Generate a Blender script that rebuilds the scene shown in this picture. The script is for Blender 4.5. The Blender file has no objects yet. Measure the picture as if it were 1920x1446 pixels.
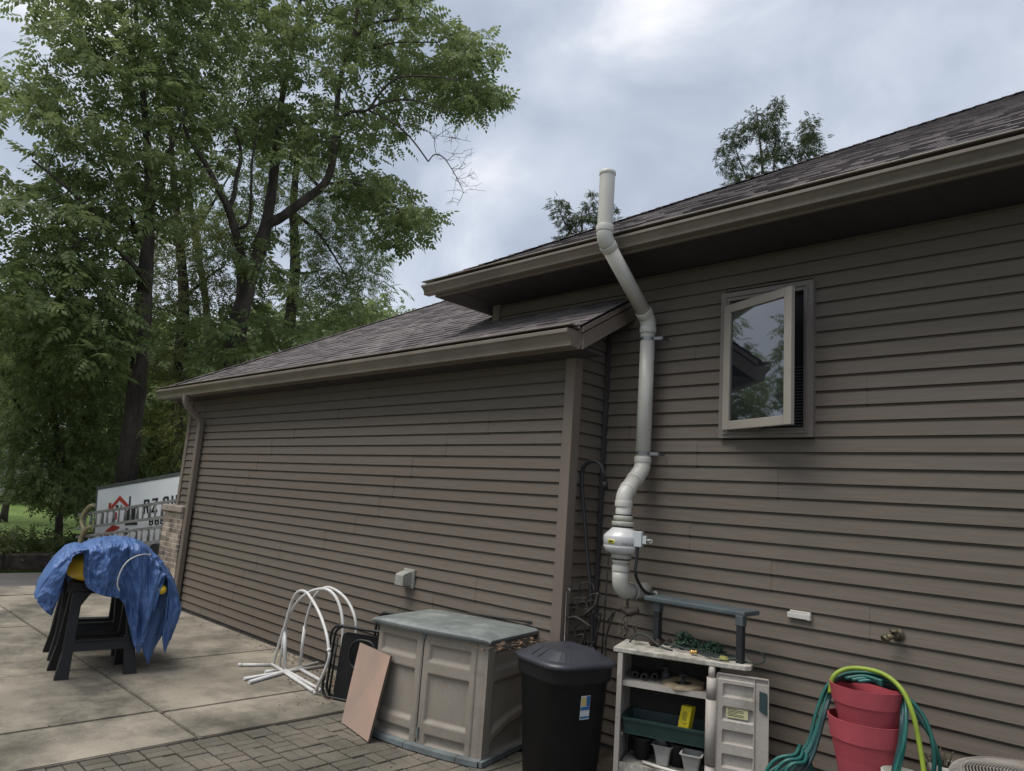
import bpy, math, random
import numpy as np
from mathutils import Vector, Matrix
random.seed(7); rng = np.random.default_rng(7)
C = bpy.context.scene.collection
SC = bpy.context.scene
PI = math.pi
R = math.radians

# ------------------------------------------------------------------ camera
EYE = Vector((0.0, 0.0, 1.775))
YAW, PIT, ROL = -0.770633087, 0.164336814, 0.0717993045
FPX = 1326.6
def _axes():
    cy, sy, cp, sp = math.cos(YAW), math.sin(YAW), math.cos(PIT), math.sin(PIT)
    f = Vector((sy*cp, cy*cp, sp)); r = Vector((cy, -sy, 0)); u = r.cross(f)
    c, s = math.cos(ROL), math.sin(ROL)
    return c*r + s*u, -s*r + c*u, f
CR, CU, CF = _axes()
cam_data = bpy.data.cameras.new("camera"); cam = bpy.data.objects.new("camera", cam_data); C.objects.link(cam)
cam_data.sensor_fit = 'HORIZONTAL'; cam_data.sensor_width = 36.0; cam_data.lens = FPX/1920*36
cam_data.clip_start = 0.05; cam_data.clip_end = 2000
m = Matrix.Identity(4)
for i in range(3):
    m[i][0], m[i][1], m[i][2], m[i][3] = CR[i], CU[i], -CF[i], EYE[i]
cam.matrix_world = m
SC.camera = cam
def ray(x, y):
    return CF + ((x-960)/FPX)*CR - ((y-723)/FPX)*CU
def at_y(x, y, Y):
    d = ray(x, y); return EYE + d*(Y/d.y)
def at_x(x, y, X):
    d = ray(x, y); return EYE + d*(X/d.x)
def at_z(x, y, Z=0.0):
    d = ray(x, y); return EYE + d*((Z-EYE.z)/d.z)
def at_d(x, y, dist):          # point at a horizontal distance from the viewpoint
    d = ray(x, y); return EYE + d*(dist/math.hypot(d.x, d.y))

# ------------------------------------------------------------------ light
SUN_EL, SUN_AZ = R(66), R(204)      # azimuth clockwise from +Y
w = bpy.data.worlds.new("World"); SC.world = w; w.use_nodes = True
nt = w.node_tree; nt.nodes.clear()
N = nt.nodes.new; L = nt.links.new
out = N("ShaderNodeOutputWorld"); mixs = N("ShaderNodeMixShader")
sky = N("ShaderNodeTexSky"); sky.sky_type = 'NISHITA'; sky.sun_disc = False
sky.sun_elevation = SUN_EL; sky.sun_rotation = SUN_AZ
bg1 = N("ShaderNodeBackground"); bg1.inputs[1].default_value = 0.11
L(sky.outputs[0], bg1.inputs[0])
tc = N("ShaderNodeTexCoord"); mp = N("ShaderNodeMapping")
mp.inputs['Rotation'].default_value = (0, 0, R(35)); mp.inputs['Scale'].default_value = (1.0, 1.7, 2.0)
L(tc.outputs['Generated'], mp.inputs[0])
n1 = N("ShaderNodeTexNoise"); n1.inputs['Scale'].default_value = 2.5; n1.inputs['Detail'].default_value = 6; n1.inputs['Roughness'].default_value = 0.50; n1.inputs['Distortion'].default_value = 0.35
L(mp.outputs[0], n1.inputs['Vector'])
rp = N("ShaderNodeValToRGB"); e = rp.color_ramp.elements
e[0].position = 0.30; e[0].color = (0.37, 0.425, 0.52, 1)
e[1].position = 0.72; e[1].color = (0.98, 0.98, 1.0, 1)
k = rp.color_ramp.elements.new(0.44); k.color = (0.46, 0.515, 0.615, 1)
k = rp.color_ramp.elements.new(0.57); k.color = (0.61, 0.66, 0.75, 1)
L(n1.outputs['Fac'], rp.inputs[0])
bg2 = N("ShaderNodeBackground"); bg2.inputs[1].default_value = 1.0
L(rp.outputs[0], bg2.inputs[0])
mixs.inputs[0].default_value = 0.88
L(bg1.outputs[0], mixs.inputs[1]); L(bg2.outputs[0], mixs.inputs[2]); L(mixs.outputs[0], out.inputs[0])
sd = bpy.data.lights.new("sun", 'SUN'); sd.energy = 2.8; sd.angle = R(42); sd.color = (1.0, 0.96, 0.90)
so = bpy.data.objects.new("sun", sd); C.objects.link(so)
sv = Vector((math.sin(SUN_AZ)*math.cos(SUN_EL), math.cos(SUN_AZ)*math.cos(SUN_EL), math.sin(SUN_EL)))
so.rotation_euler = sv.to_track_quat('Z', 'Y').to_euler(); so.location = (0, 0, 40)
vs = SC.view_settings; vs.view_transform = 'Standard'; vs.look = 'None'; vs.gamma = 1; vs.exposure = 0.22
SC.cycles.use_denoising = True
SC.cycles.max_bounces = 8; SC.cycles.transparent_max_bounces = 8

# ------------------------------------------------------------------ materials
def mat(name, col, rough=0.7, var=0.0, vscale=3.0, spec=0.4, metal=0.0, bump=0.0, bscale=60.0, col2=None, fine=0.0, fscale=80.0,
        stretch=(1, 1, 1), island=0.0, trans=0.0, sheen=0.0, lo=0.35, hi=0.65, dirt=None, dscale=1.2, dlo=.5, dhi=.7, drough=.62):
    """Procedural surface: base colour varied by large noise towards col2, fine grain, per-piece variation and dirt patches."""
    M = bpy.data.materials.new(name); M.use_nodes = True
    t = M.node_tree; b = t.nodes["Principled BSDF"]
    b.inputs['Roughness'].default_value = rough; b.inputs['Metallic'].default_value = metal
    b.inputs['Specular IOR Level'].default_value = spec
    tc = t.nodes.new("ShaderNodeTexCoord"); mp = t.nodes.new("ShaderNodeMapping"); mp.inputs['Scale'].default_value = stretch
    t.links.new(tc.outputs['Object'], mp.inputs[0]); V = mp.outputs[0]
    def noise(s, d=4, ro=.5):
        n = t.nodes.new("ShaderNodeTexNoise"); n.inputs['Scale'].default_value = s; n.inputs['Detail'].default_value = d; n.inputs['Roughness'].default_value = ro
        t.links.new(V, n.inputs['Vector']); return n.outputs['Fac']
    def rng_(f, a, b2, lo_, hi_):
        r = t.nodes.new("ShaderNodeMapRange"); r.inputs[1].default_value = a; r.inputs[2].default_value = b2
        r.inputs[3].default_value = lo_; r.inputs[4].default_value = hi_; t.links.new(f, r.inputs[0]); return r.outputs[0]
    def mix(f, A, B, mode='MIX'):
        x = t.nodes.new("ShaderNodeMix"); x.data_type = 'RGBA'; x.blend_type = mode
        if hasattr(f, 'is_linked') or not isinstance(f, (int, float)): t.links.new(f, x.inputs[0])
        else: x.inputs[0].default_value = f
        for sock, v in ((x.inputs[6], A), (x.inputs[7], B)):
            if isinstance(v, tuple): sock.default_value = (*v[:3], 1)
            else: t.links.new(v, sock)
        return x.outputs[2]
    cur = tuple(col)
    if col2 is None and var > 0: col2 = tuple(c*(1-var) for c in col)
    if col2 is not None: cur = mix(rng_(noise(vscale), lo, hi, 0, 1), cur, tuple(col2))
    if dirt is not None: cur = mix(rng_(noise(dscale, 8, drough), dlo, dhi, 0, 1), cur, tuple(dirt))
    if fine > 0:
        v = rng_(noise(fscale, 2), .3, .7, 1-fine, 1+fine)
        cur = mix(1.0, cur, v, 'MULTIPLY') if False else _mul(t, cur, v)
    if island > 0:
        g = t.nodes.new("ShaderNodeNewGeometry")
        cur = _mul(t, cur, rng_(g.outputs['Random Per Island'], 0, 1, 1-island, 1+island))
    if isinstance(cur, tuple): b.inputs['Base Color'].default_value = (*cur[:3], 1)
    else: t.links.new(cur, b.inputs['Base Color'])
    if bump > 0:
        bp = t.nodes.new("ShaderNodeBump"); bp.inputs['Strength'].default_value = bump; bp.inputs['Distance'].default_value = 0.01
        t.links.new(noise(bscale, 5), bp.inputs['Height']); t.links.new(bp.outputs[0], b.inputs['Normal'])
    return M
def _mul(t, cur, v):
    x = t.nodes.new("ShaderNodeVectorMath"); x.operation = 'SCALE'
    if isinstance(cur, tuple): x.inputs[0].default_value = cur[:3]
    else: t.links.new(cur, x.inputs[0])
    t.links.new(v, x.inputs[3]); return x.outputs[0]

# ------------------------------------------------------------------ mesh collector
class MB:
    def __init__(s): s.v = []; s.f = []; s.mi = []; s.cur = 0; s.sm = []
    def add(s, vs, fs, smooth=False):
        o = len(s.v); s.v += [tuple(p) for p in vs]
        for f in fs: s.f.append(tuple(i+o for i in f)); s.mi.append(s.cur); s.sm.append(smooth)
        return s
    def box(s, a, b, bev=0.0):
        x0, y0, z0 = (min(a[i], b[i]) for i in range(3)); x1, y1, z1 = (max(a[i], b[i]) for i in range(3))
        if bev <= 0:
            s.add([(x0,y0,z0),(x1,y0,z0),(x1,y1,z0),(x0,y1,z0),(x0,y0,z1),(x1,y0,z1),(x1,y1,z1),(x0,y1,z1)],
                  [(0,3,2,1),(4,5,6,7),(0,1,5,4),(1,2,6,5),(2,3,7,6),(3,0,4,7)])
        else:
            c = bev; vs = []; idx = {}
            for sx in (0,1):
                for sy in (0,1):
                    for sz in (0,1):
                        X = (x0,x1)[sx]; Y = (y0,y1)[sy]; Z = (z0,z1)[sz]
                        dx = c*(1-2*sx); dy = c*(1-2*sy); dz = c*(1-2*sz)
                        for ax, p in enumerate(((X,Y+dy,Z+dz),(X+dx,Y,Z+dz),(X+dx,Y+dy,Z))):
                            idx[(sx,sy,sz,ax)] = len(vs); vs.append(p)
            fs = []
            I = lambda a,b,c_,d: idx[(a,b,c_,d)]
            for q in (0,1):
                F = [I(q,0,0,0),I(q,1,0,0),I(q,1,1,0),I(q,0,1,0)]; fs.append(F if q else F[::-1])
                F = [I(0,q,0,1),I(1,q,0,1),I(1,q,1,1),I(0,q,1,1)]; fs.append(F[::-1] if q else F)
                F = [I(0,0,q,2),I(1,0,q,2),I(1,1,q,2),I(0,1,q,2)]; fs.append(F if q else F[::-1])
            for i in (0,1):
                for j in (0,1):
                    fs.append([I(i,j,0,0),I(i,j,1,0),I(i,j,1,1),I(i,j,0,1)])
                    fs.append([I(i,0,j,0),I(i,1,j,0),I(i,1,j,2),I(i,0,j,2)])
                    fs.append([I(0,i,j,1),I(1,i,j,1),I(1,i,j,2),I(0,i,j,2)])
                    for k_ in (0,1): fs.append([I(i,j,k_,0),I(i,j,k_,1),I(i,j,k_,2)])
            s.add(vs, fs)
        return s
    def obox(s, o, ax, ay, az, smooth=False):
        """box from corner o along three edge vectors"""
        o, ax, ay, az = (Vector(q) for q in (o, ax, ay, az))
        p = [o, o+ax, o+ax+ay, o+ay, o+az, o+ax+az, o+ax+ay+az, o+ay+az]
        return s.add(p, [(0,3,2,1),(4,5,6,7),(0,1,5,4),(1,2,6,5),(2,3,7,6),(3,0,4,7)], smooth)
    def bar(s, a, b, w, h, up=(0,0,1)):
        a, b = Vector(a), Vector(b); d = (b-a).normalized(); up = Vector(up)
        sd_ = d.cross(up)
        if sd_.length < 1e-4: sd_ = d.cross(Vector((1,0,0)))
        sd_.normalize(); u = sd_.cross(d)
        return s.obox(a - sd_*w/2 - u*h/2, b-a, sd_*w, u*h)
    def tube(s, pts, r, n=8, cap=True, smooth=True, closed=False):
        P = [Vector(p) for p in pts]; rs = r if hasattr(r, '__len__') else [r]*len(P)
        m_ = len(P); vs = []; prev = None
        for i, p in enumerate(P):
            if closed: d = P[(i+1) % m_] - P[i-1]
            else: d = (P[min(i+1, m_-1)] - P[max(i-1, 0)])
            d = d.normalized() if d.length > 1e-9 else Vector((0,0,1))
            if prev is None:
                a = Vector((0,0,1)) if abs(d.z) < .9 else Vector((1,0,0))
                u = d.cross(a).normalized()
            else:
                u = prev - d*prev.dot(d)
                u = u.normalized() if u.length > 1e-6 else d.orthogonal().normalized()
            prev = u; v = d.cross(u)
            for j in range(n):
                t_ = 2*PI*j/n; vs.append(p + (u*math.cos(t_) + v*math.sin(t_))*rs[i])
        fs = []
        for i in range(m_ if closed else m_-1):
            k_ = (i+1) % m_
            for j in range(n):
                fs.append((i*n+j, i*n+(j+1) % n, k_*n+(j+1) % n, k_*n+j))
        s.add(vs, fs, smooth)
        if cap and not closed:
            o = len(s.v)-len(vs)
            s.f.append(tuple(o+j for j in range(n))[::-1]); s.mi.append(s.cur); s.sm.append(False)
            s.f.append(tuple(o+(m_-1)*n+j for j in range(n))); s.mi.append(s.cur); s.sm.append(False)
        return s
    def lathe(s, c, prof, n=24, axis=(0,0,1), cap=True, smooth=True, sx=1.0, sy=1.0, ref=None):
        c = Vector(c); A = Vector(axis).normalized()
        u = Vector(ref) if ref else (A.orthogonal().normalized() if abs(A.z) < .99 else Vector((1,0,0))); v = A.cross(u)
        vs = []
        for r_, h in prof:
            for j in range(n):
                t_ = 2*PI*j/n; vs.append(c + A*h + u*(r_*sx*math.cos(t_)) + v*(r_*sy*math.sin(t_)))
        fs = []
        for i in range(len(prof)-1):
            for j in range(n): fs.append((i*n+j, i*n+(j+1) % n, (i+1)*n+(j+1) % n, (i+1)*n+j))
        s.add(vs, fs, smooth)
        if cap:
            o = len(s.v)-len(vs); q = len(prof)-1
            if prof[0][0] > 1e-6: s.f.append(tuple(o+j for j in range(n))[::-1]); s.mi.append(s.cur); s.sm.append(False)
            if prof[q][0] > 1e-6: s.f.append(tuple(o+q*n+j for j in range(n))); s.mi.append(s.cur); s.sm.append(False)
        return s
    def prism(s, poly, ext, smooth=False):
        """planar polygon (3-D points) swept along ext"""
        P = [Vector(p) for p in poly]; e_ = Vector(ext); n = len(P)
        return s.add(P + [p+e_ for p in P], [tuple(range(n))[::-1], tuple(range(n, 2*n))] + [(i, (i+1) % n, n+(i+1) % n, n+i) for i in range(n)], smooth)
    def sweep(s, prof, a, b, out_, up=(0,0,1), smooth=False, caps=True):
        """profile [(out, up)] swept from a to b"""
        a, b, o_, u_ = Vector(a), Vector(b), Vector(out_), Vector(up); n = len(prof)
        vs = [a+o_*p[0]+u_*p[1] for p in prof] + [b+o_*p[0]+u_*p[1] for p in prof]
        fs = [(i, i+1, n+i+1, n+i) for i in range(n-1)]
        if caps: fs += [tuple(range(n)), tuple(range(n, 2*n))[::-1]]
        return s.add(vs, fs, smooth)
    def grid(s, P, smooth=True, wrap=False):
        """rows of points"""
        nr, nc = len(P), len(P[0]); vs = [q for row in P for q in row]
        fs = [(i*nc+j, i*nc+(j+1) % nc, (i+1)*nc+(j+1) % nc, (i+1)*nc+j) for i in range(nr-1) for j in range(nc if wrap else nc-1)]
        return s.add(vs, fs, smooth)
    def build(s, name, material, parent=None, solid=0.0, sub=0, bevel=0.0, merge=False):
        base = parent_base(parent)
        me = bpy.data.meshes.new(name)
        me.from_pydata([(x-base[0], y-base[1], z-base[2]) for x, y, z in s.v], [], s.f)
        ms = material if isinstance(material, (list, tuple)) else [material]
        for q in ms: me.materials.append(q)
        me.polygons.foreach_set('material_index', s.mi); me.polygons.foreach_set('use_smooth', s.sm)
        me.validate(); me.update()
        ob = bpy.data.objects.new(name, me); C.objects.link(ob)
        if parent: ob.parent = parent
        if solid: md = ob.modifiers.new('thickness', 'SOLIDIFY'); md.thickness = solid; md.offset = 0
        if sub: md = ob.modifiers.new('smooth', 'SUBSURF'); md.levels = md.render_levels = sub
        if bevel: md = ob.modifiers.new('edges', 'BEVEL'); md.width = bevel; md.segments = 2; md.limit_method = 'ANGLE'; md.angle_limit = R(40)
        return ob
def parent_base(p):
    b = Vector((0, 0, 0))
    while p is not None: b += p.location; p = p.parent
    return b
def tag(o, label=None, cat=None, group=None, kind=None):
    if label: o['label'] = label
    if cat: o['category'] = cat
    if group: o['group'] = group
    if kind: o['kind'] = kind
    return o
def thing(name, loc, label, cat, group=None):
    o = bpy.data.objects.new(name, None); C.objects.link(o); o.location = loc; o.empty_display_size = .1
    return tag(o, label, cat, group)
def copy_tree(o, parent=None):
    c = o.copy(); C.objects.link(c)
    if parent: c.parent = parent
    for ch in [x for x in bpy.data.objects if x.parent == o]: copy_tree(ch, c)
    return c
def arc(c, u, v, r, a0, a1, n=8):
    c, u, v = Vector(c), Vector(u), Vector(v)
    return [c + u*(r*math.cos(a0+(a1-a0)*i/n)) + v*(r*math.sin(a0+(a1-a0)*i/n)) for i in range(n+1)]
def smooth_path(pts, n=6):
    P = [Vector(p) for p in pts]; Q = [P[0]*2-P[1]] + P + [P[-1]*2-P[-2]]; o_ = []
    for i in range(1, len(Q)-2):
        for k_ in range(n):
            t_ = k_/n; a, b, c, d = Q[i-1], Q[i], Q[i+1], Q[i+2]
            o_.append(0.5*((2*b) + (c-a)*t_ + (2*a-5*b+4*c-d)*t_*t_ + (3*b-a-3*c+d)*t_**3))
    o_.append(P[-1]); return o_
def interp(x, xs, ys): return float(np.interp(x, xs, ys))

M = {}
M['siding'] = mat('siding', (0.152, 0.126, 0.100), .62, var=.15, vscale=.8, fine=.07, fscale=34, stretch=(.12, .12, 1.6), bump=.12, bscale=40, spec=.3, dirt=(0.118, 0.100, 0.080), dscale=2.2, dlo=.56, dhi=.80)
M['trim'] = mat('trim', (0.185, 0.150, 0.120), .55, var=.12, vscale=1.5, bump=.03, spec=.35)
M['gutter'] = mat('gutter', (0.195, 0.165, 0.130), .30, var=.22, vscale=2.2, spec=.5, fine=.05, fscale=30, stretch=(1, 1, .3))
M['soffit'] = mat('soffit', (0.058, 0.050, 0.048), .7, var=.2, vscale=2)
M['core'] = mat('dark_core', (0.03, 0.027, 0.025), .9)
M['shingle'] = mat('shingle', (0.165, 0.142, 0.140), .85, col2=(0.110, 0.096, 0.098), vscale=1.3, fine=.30, fscale=190, island=.28, bump=.5, bscale=240, spec=.35)
M['brick'] = mat('brick', (0.33, 0.265, 0.20), .9, col2=(0.10, 0.078, 0.066), vscale=6, island=.5, fine=.15, fscale=90, bump=.3, bscale=90, stretch=(1, 1, .6))
M['mortar'] = mat('mortar', (0.62, 0.59, 0.53), .95, var=.2, vscale=8)
M['capstone'] = mat('capstone', (0.30, 0.26, 0.22), .9, var=.3, vscale=9, bump=.3)
M['pvc'] = mat('white_pvc', (0.58, 0.56, 0.505), .38, col2=(0.47, 0.455, 0.40), vscale=2.5, spec=.5)
M['rubber'] = mat('black_rubber', (0.03, 0.03, 0.03), .6)
M['steel'] = mat('steel', (0.27, 0.27, 0.275), .45, metal=.9, var=.3, vscale=20)
M['blackplastic'] = mat('black_plastic', (0.020, 0.020, 0.022), .55, var=.25, vscale=6, bump=.05)

# ================================================================== GROUND
def terrain(x, y):
    z = 0.0
    if x < -13.0: z -= min(-13.0-x, 3.4)*0.19
    far = -x
    if far > 20.5: z += min((far-20.5)*.028, 1.1) + max(0, far-46)*.055
    return z
xs = [6, 2, -3, -6, -9, -11, -12, -12.6, -13.0, -13.4, -14, -14.8, -15.6, -16.4, -17, -18, -19, -20, -20.5, -21, -22, -24, -28, -34, -40, -46, -54, -64, -80, -110, -160]
ys = list(range(-160, -30, 26)) + list(range(-30, 60, 5)) + list(range(60, 201, 28))
g = MB(); g.grid([[(x, y, terrain(x, y)-.06) for x in xs] for y in ys])
M['lawn'] = mat('lawn', (0.130, 0.195, 0.040), .95, col2=(0.080, 0.120, 0.028), vscale=.35, fine=.35, fscale=9, bump=.6, bscale=14)
gr = g.build('ground', M['lawn']); tag(gr, kind='structure')

M['concrete'] = mat('concrete', (0.318, 0.280, 0.220), .9, col2=(0.215, 0.189, 0.147), vscale=1.3, lo=.38, hi=.60, dirt=(0.085, 0.077, 0.060), dscale=.8, dlo=.43, dhi=.62, drough=.7, fine=.20, fscale=110, bump=.35, bscale=150)
M['jointdirt'] = mat('joint_dirt', (0.040, 0.035, 0.026), 1.0, var=.4, vscale=12)
b = MB(); b.box((-12.6, -9, -.05), (6.2, 4.33, -.018)); tag(b.build('soil_bed', M['jointdirt']), kind='structure')
b = MB()
xj = [-5.16, -7.47, -9.75, -12.12]
yj = [-9, -5.6, -3.2, -1.0, 2.42, 4.29]
def slab(x0, x1, y0, y1, tilt=0.0):
    gq = .005
    n_ = 8; X0, X1 = min(x0, x1)+gq, max(x0, x1)-gq; Y0, Y1 = min(y0, y1)+(.010 if abs(min(y0, y1)-2.42) < .01 else gq), max(y0, y1)-(.010 if abs(max(y0, y1)-2.42) < .01 else gq)
    top = [(X0, Y0+.012), (X0+.012, Y0), (X1-.012, Y0), (X1, Y0+.012), (X1, Y1-.012), (X1-.012, Y1), (X0+.012, Y1), (X0, Y1-.012)]
    b.prism([(x, y, -.09) for x, y in top], (0, 0, .083+tilt))
    b.prism([(x+(.006 if x < (X0+X1)/2 else -.006), y+(.006 if y < (Y0+Y1)/2 else -.006), -.007+tilt) for x, y in top], (0, 0, .007))
for i in range(3):
    for j in range(len(yj)-1):
        if i == 0 and j == 4:       # the slab with a hairline cut across it
            slab(xj[0], -5.845, yj[j], yj[j+1]); slab(-5.862, xj[1], yj[j], yj[j+1])
        elif i == 0 and j == 3:
            slab(xj[0], -5.90, yj[j], yj[j+1]); slab(-5.915, xj[1], yj[j], yj[j+1])
        else: slab(xj[i], xj[i+1], yj[j], yj[j+1], rng.uniform(-.003, .003))
tag(b.build('patio_slabs', M['concrete']), kind='structure')
# concrete apron and sloping driveway in front of the garage, street beyond
b = MB(); ny = 14
for (ya, yb) in ((-.4, 2.41), (2.43, 5.0), (5.02, 7.6), (7.62, 10.5)):
    for (xa, xb) in ((-12.13, -13.0), (-13.01, -15.2), (-15.21, -16.6)) if ya > 1.9 else ((-12.13, -12.62),):
        b.obox((xa, ya, terrain(xa, 0)-.07), (xb-xa, 0, terrain(xb, 0)-terrain(xa, 0)), (0, yb-ya, 0), (0, 0, .075))
b.box((-12.12+.01, 4.36, -.09), (-10.93, 10.5, .002))
tag(b.build('driveway', M['concrete']), kind='structure')
M['asphalt'] = mat('asphalt', (0.20, 0.19, 0.178), .92, var=.22, vscale=1.2, fine=.2, fscale=120, bump=.2, bscale=120, stretch=(1, .25, 1))
b = MB(); b.grid([[(x, y, terrain(x, y)+.012) for x in (-16.55, -17.5, -18.6, -19.9)] for y in range(-120, 121, 8)])
tag(b.build('street', M['asphalt']), kind='structure')
# brick pavers laid in basket weave
b = MB()
M['paver'] = mat('paver', (0.150, 0.130, 0.102), .92, col2=(0.092, 0.085, 0.066), vscale=1.6, island=.12, fine=.18, fscale=120, bump=.4, bscale=120, dirt=(0.085, 0.078, 0.060), dscale=2.0, dlo=.5, dhi=.72)
px0, U = -5.145, .178
for i in range(22):
    for j in range(36):
        cx, cy = px0+i*U, -1.9+j*U
        if cy+U > 4.32: continue
        for k_ in (0, 1):
            if (i+j) % 2: q0, q1 = (cx+.006, cy+k_*U/2+(.006 if k_ == 0 else .0025)), (cx+U-.006, cy+(k_+1)*U/2-(.006 if k_ else .0025))
            else: q0, q1 = (cx+k_*U/2+(.006 if k_ == 0 else .0025), cy+.006), (cx+(k_+1)*U/2-(.006 if k_ else .0025), cy+U-.006)
            dz = rng.normal(0, .0022)
            b.box((q0[0], q0[1], -.06), (q1[0], q1[1], -.008+dz), .004)
tag(b.build('brick_paving', M['paver']), kind='structure')
# right of the pavers a strip of bare soil against the house
M['soil'] = mat('soil', (0.075, 0.058, 0.042), 1.0, col2=(0.035, 0.028, 0.022), vscale=6, fine=.4, fscale=60, bump=1.0, bscale=40)
b = MB(); b.grid([[(x, y, .0+.02*math.sin(x*7+y*5)*math.cos(y*9-x*3)) for x in np.linspace(-3.5, 6, 60)] for y in np.linspace(3.98, 4.75, 10)])
tag(b.build('soil_strip', M['soil']), kind='structure')

# ================================================================== HOUSE
house = thing('house', (-4, 8, 0), 'long taupe vinyl sided house with stepped hip roofs and gutters', 'house')
EXP = .1016
D1, D2 = 4.308, 4.7247          # outer plane of the garage wall and of the recessed wall
def siding(mb, o, dirv, outv, length, zb, zt, zref, seams=(), hole=None):
    """courses with a butt edge; o = start of the wall at its outermost plane (z ignored)"""
    o, dv, ov = Vector(o), Vector(dirv), Vector(outv)
    kk = int(math.floor((zref-zt)/EXP))
    k_ = kk
    while True:
        z0 = zref-k_*EXP; z1 = z0+EXP
        if z1 <= zb+.004: break
        zz0, zz1 = max(z0, zb), min(z1, zt)
        if zz1-zz0 > .006:
            wob = .0012*math.sin(k_*2.3)
            prof = [(-.0150, zz1-.0155), (-.0005+wob*0, zz0+.004), (0, zz0+.001), (-.0015, zz0), (-.024, zz0), (-.024, zz0-.0165)]
            if zz1 > zt-.002: prof[0] = (-.0150, zz1)
            runs = [(0.0, length)]
            if hole and zz0 < hole[3]-.01 and zz1 > hole[2]+.01: runs = [(0.0, hole[0]), (hole[1], length)]
            for a, b_ in runs:
                cuts = [a] + sorted(q for (r0, q) in seams if a+.05 < q < b_-.05 and (k_//2) % len(SEAMROW) == r0) + [b_]
                for i in range(len(cuts)-1):
                    pa, pb = cuts[i], cuts[i+1]
                    l1 = .0028 if i < len(cuts)-2 else 0.0
                    n = len(prof)
                    vs = [o+dv*pa+ov*p[0]+Vector((0, 0, p[1])) for p in prof]
                    ext = .012 if l1 else 0
                    vs += [o+dv*(pb+ext)+ov*(p[0]+l1)+Vector((0, 0, p[1])) for p in prof]
                    for q in range(len(vs)): vs[q].z += 0
                    mb.add(vs, [(q, q+1, n+q+1, n+q) for q in range(n-1)] + ([(n, n+1, n+2, n+3, n+4, n+5)] if l1 else []))
        k_ += 1
SEAMROW = list(range(7))
gx0 = -10.92; gl = -3.50-gx0
seams = [(r_, (0.55 + ((7-r_)*.37) % 2.6 + q*3.2 + .15*math.sin(r_*5+q)) ) for r_ in SEAMROW for q in range(-1, 3)]
b = MB(); siding(b, (gx0, D1, 0), (1, 0, 0), (0, -1, 0), gl, .035, 2.953, .69588+1.775, seams)
b.build('garage_wall', M['siding'], house)
b = MB(); siding(b, (-3.497, D1, 0), (0, 1, 0), (1, 0, 0), D2-D1, .035, 3.26, .69588+1.775, ())
b.build('return_wall', M['siding'], house)
WX0, WX1, WZ0, WZ1 = -2.442, -1.792, 2.355, 3.408
b = MB(); siding(b, (-4.9, D2, 0), (1, 0, 0), (0, -1, 0), 10.9, .035, 3.688, 1.48622+1.775, [(r_, 1.6+((r_*.61) % 2.4)+q*3.3) for r_ in SEAMROW for q in range(0, 3)],
                 hole=(WX0+4.9, WX1+4.9, WZ0, WZ1))
b.build('main_wall', M['siding'], house)
b = MB(); siding(b, (gx0, 12.0, 0), (0, -1, 0), (-1, 0, 0), 12.0-D1, .035, 2.953, .69588+1.775, ())
b.build('front_wall', M['siding'], house)
b = MB(); siding(b, (-4.9, 15.0, 0), (0, -1, 0), (-1, 0, 0), 15.0-D2, .5, 3.688, 1.48622+1.775, ())
b.build('upper_side_wall', M['siding'], house)
# solid cores behind the siding and the foundation strip
b = MB()
b.box((gx0+.03, D1+.03, -.05), (-3.53, 12, 2.94)); b.box((-3.6, D1+.06, -.05), (-3.525, D2+.1, 3.05))
yc = D2+.03
b.box((-4.87, yc, 0), (WX0-.003, 15, 3.68)); b.box((WX1+.003, yc, -.05), (6, 15, 3.68))
b.box((WX0-.003, yc, -.05), (WX1+.003, yc+.5, WZ0-.003)); b.box((WX0-.003, yc, WZ1+.003), (WX1+.003, yc+.5, 3.68)); b.box((WX0-.003, yc+.5, -.05), (WX1+.003, 15, 3.68))
b.build('structure_core', M['core'], house)
M['foundation'] = mat('foundation', (0.14, 0.13, 0.115), .95, var=.4, vscale=4)
b = MB(); b.box((gx0+.02, D1+.022, -.05), (-3.53, D1+.04, .034)); b.box((-3.5, D2+.018, -.05), (6, D2+.04, .034)); b.build('foundation', M['foundation'], house)
# corner trim
b = MB()
b.box((-3.585, D1-.009, .02), (-3.489, D1+.02, 2.952)); b.box((-3.52, D1+.0205, .02), (-3.489, D1+.088, 3.15))
b.build('corner_trim', M['trim'], house)
b = MB(); b.box((gx0-.012, D1-.009, .02), (gx0+.072, D1+.02, 2.952)); b.box((gx0-.0125, D1+.0205, .02), (gx0+.02, D1+.09, 2.952))
b.build('corner_trim', M['trim'], house)
b = MB(); b.box((-4.915, D2-.010, 2.6), (-4.822, D2+.02, 3.689)); b.build('corner_trim', M['trim'], house)
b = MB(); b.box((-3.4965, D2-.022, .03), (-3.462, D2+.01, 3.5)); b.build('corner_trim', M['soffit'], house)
# soffits
ZS1, YF1 = 2.955, 4.052
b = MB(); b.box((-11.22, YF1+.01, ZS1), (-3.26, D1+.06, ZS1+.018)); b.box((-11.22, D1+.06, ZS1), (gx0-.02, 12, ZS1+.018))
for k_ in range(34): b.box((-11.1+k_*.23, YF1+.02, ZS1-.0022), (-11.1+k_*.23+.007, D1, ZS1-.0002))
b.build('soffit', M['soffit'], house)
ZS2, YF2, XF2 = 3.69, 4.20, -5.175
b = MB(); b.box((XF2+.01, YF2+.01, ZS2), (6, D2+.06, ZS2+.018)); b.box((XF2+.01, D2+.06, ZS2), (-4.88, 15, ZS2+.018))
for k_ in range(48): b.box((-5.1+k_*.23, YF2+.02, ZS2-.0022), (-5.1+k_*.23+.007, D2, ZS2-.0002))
b.build('soffit', M['soffit'], house)
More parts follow.
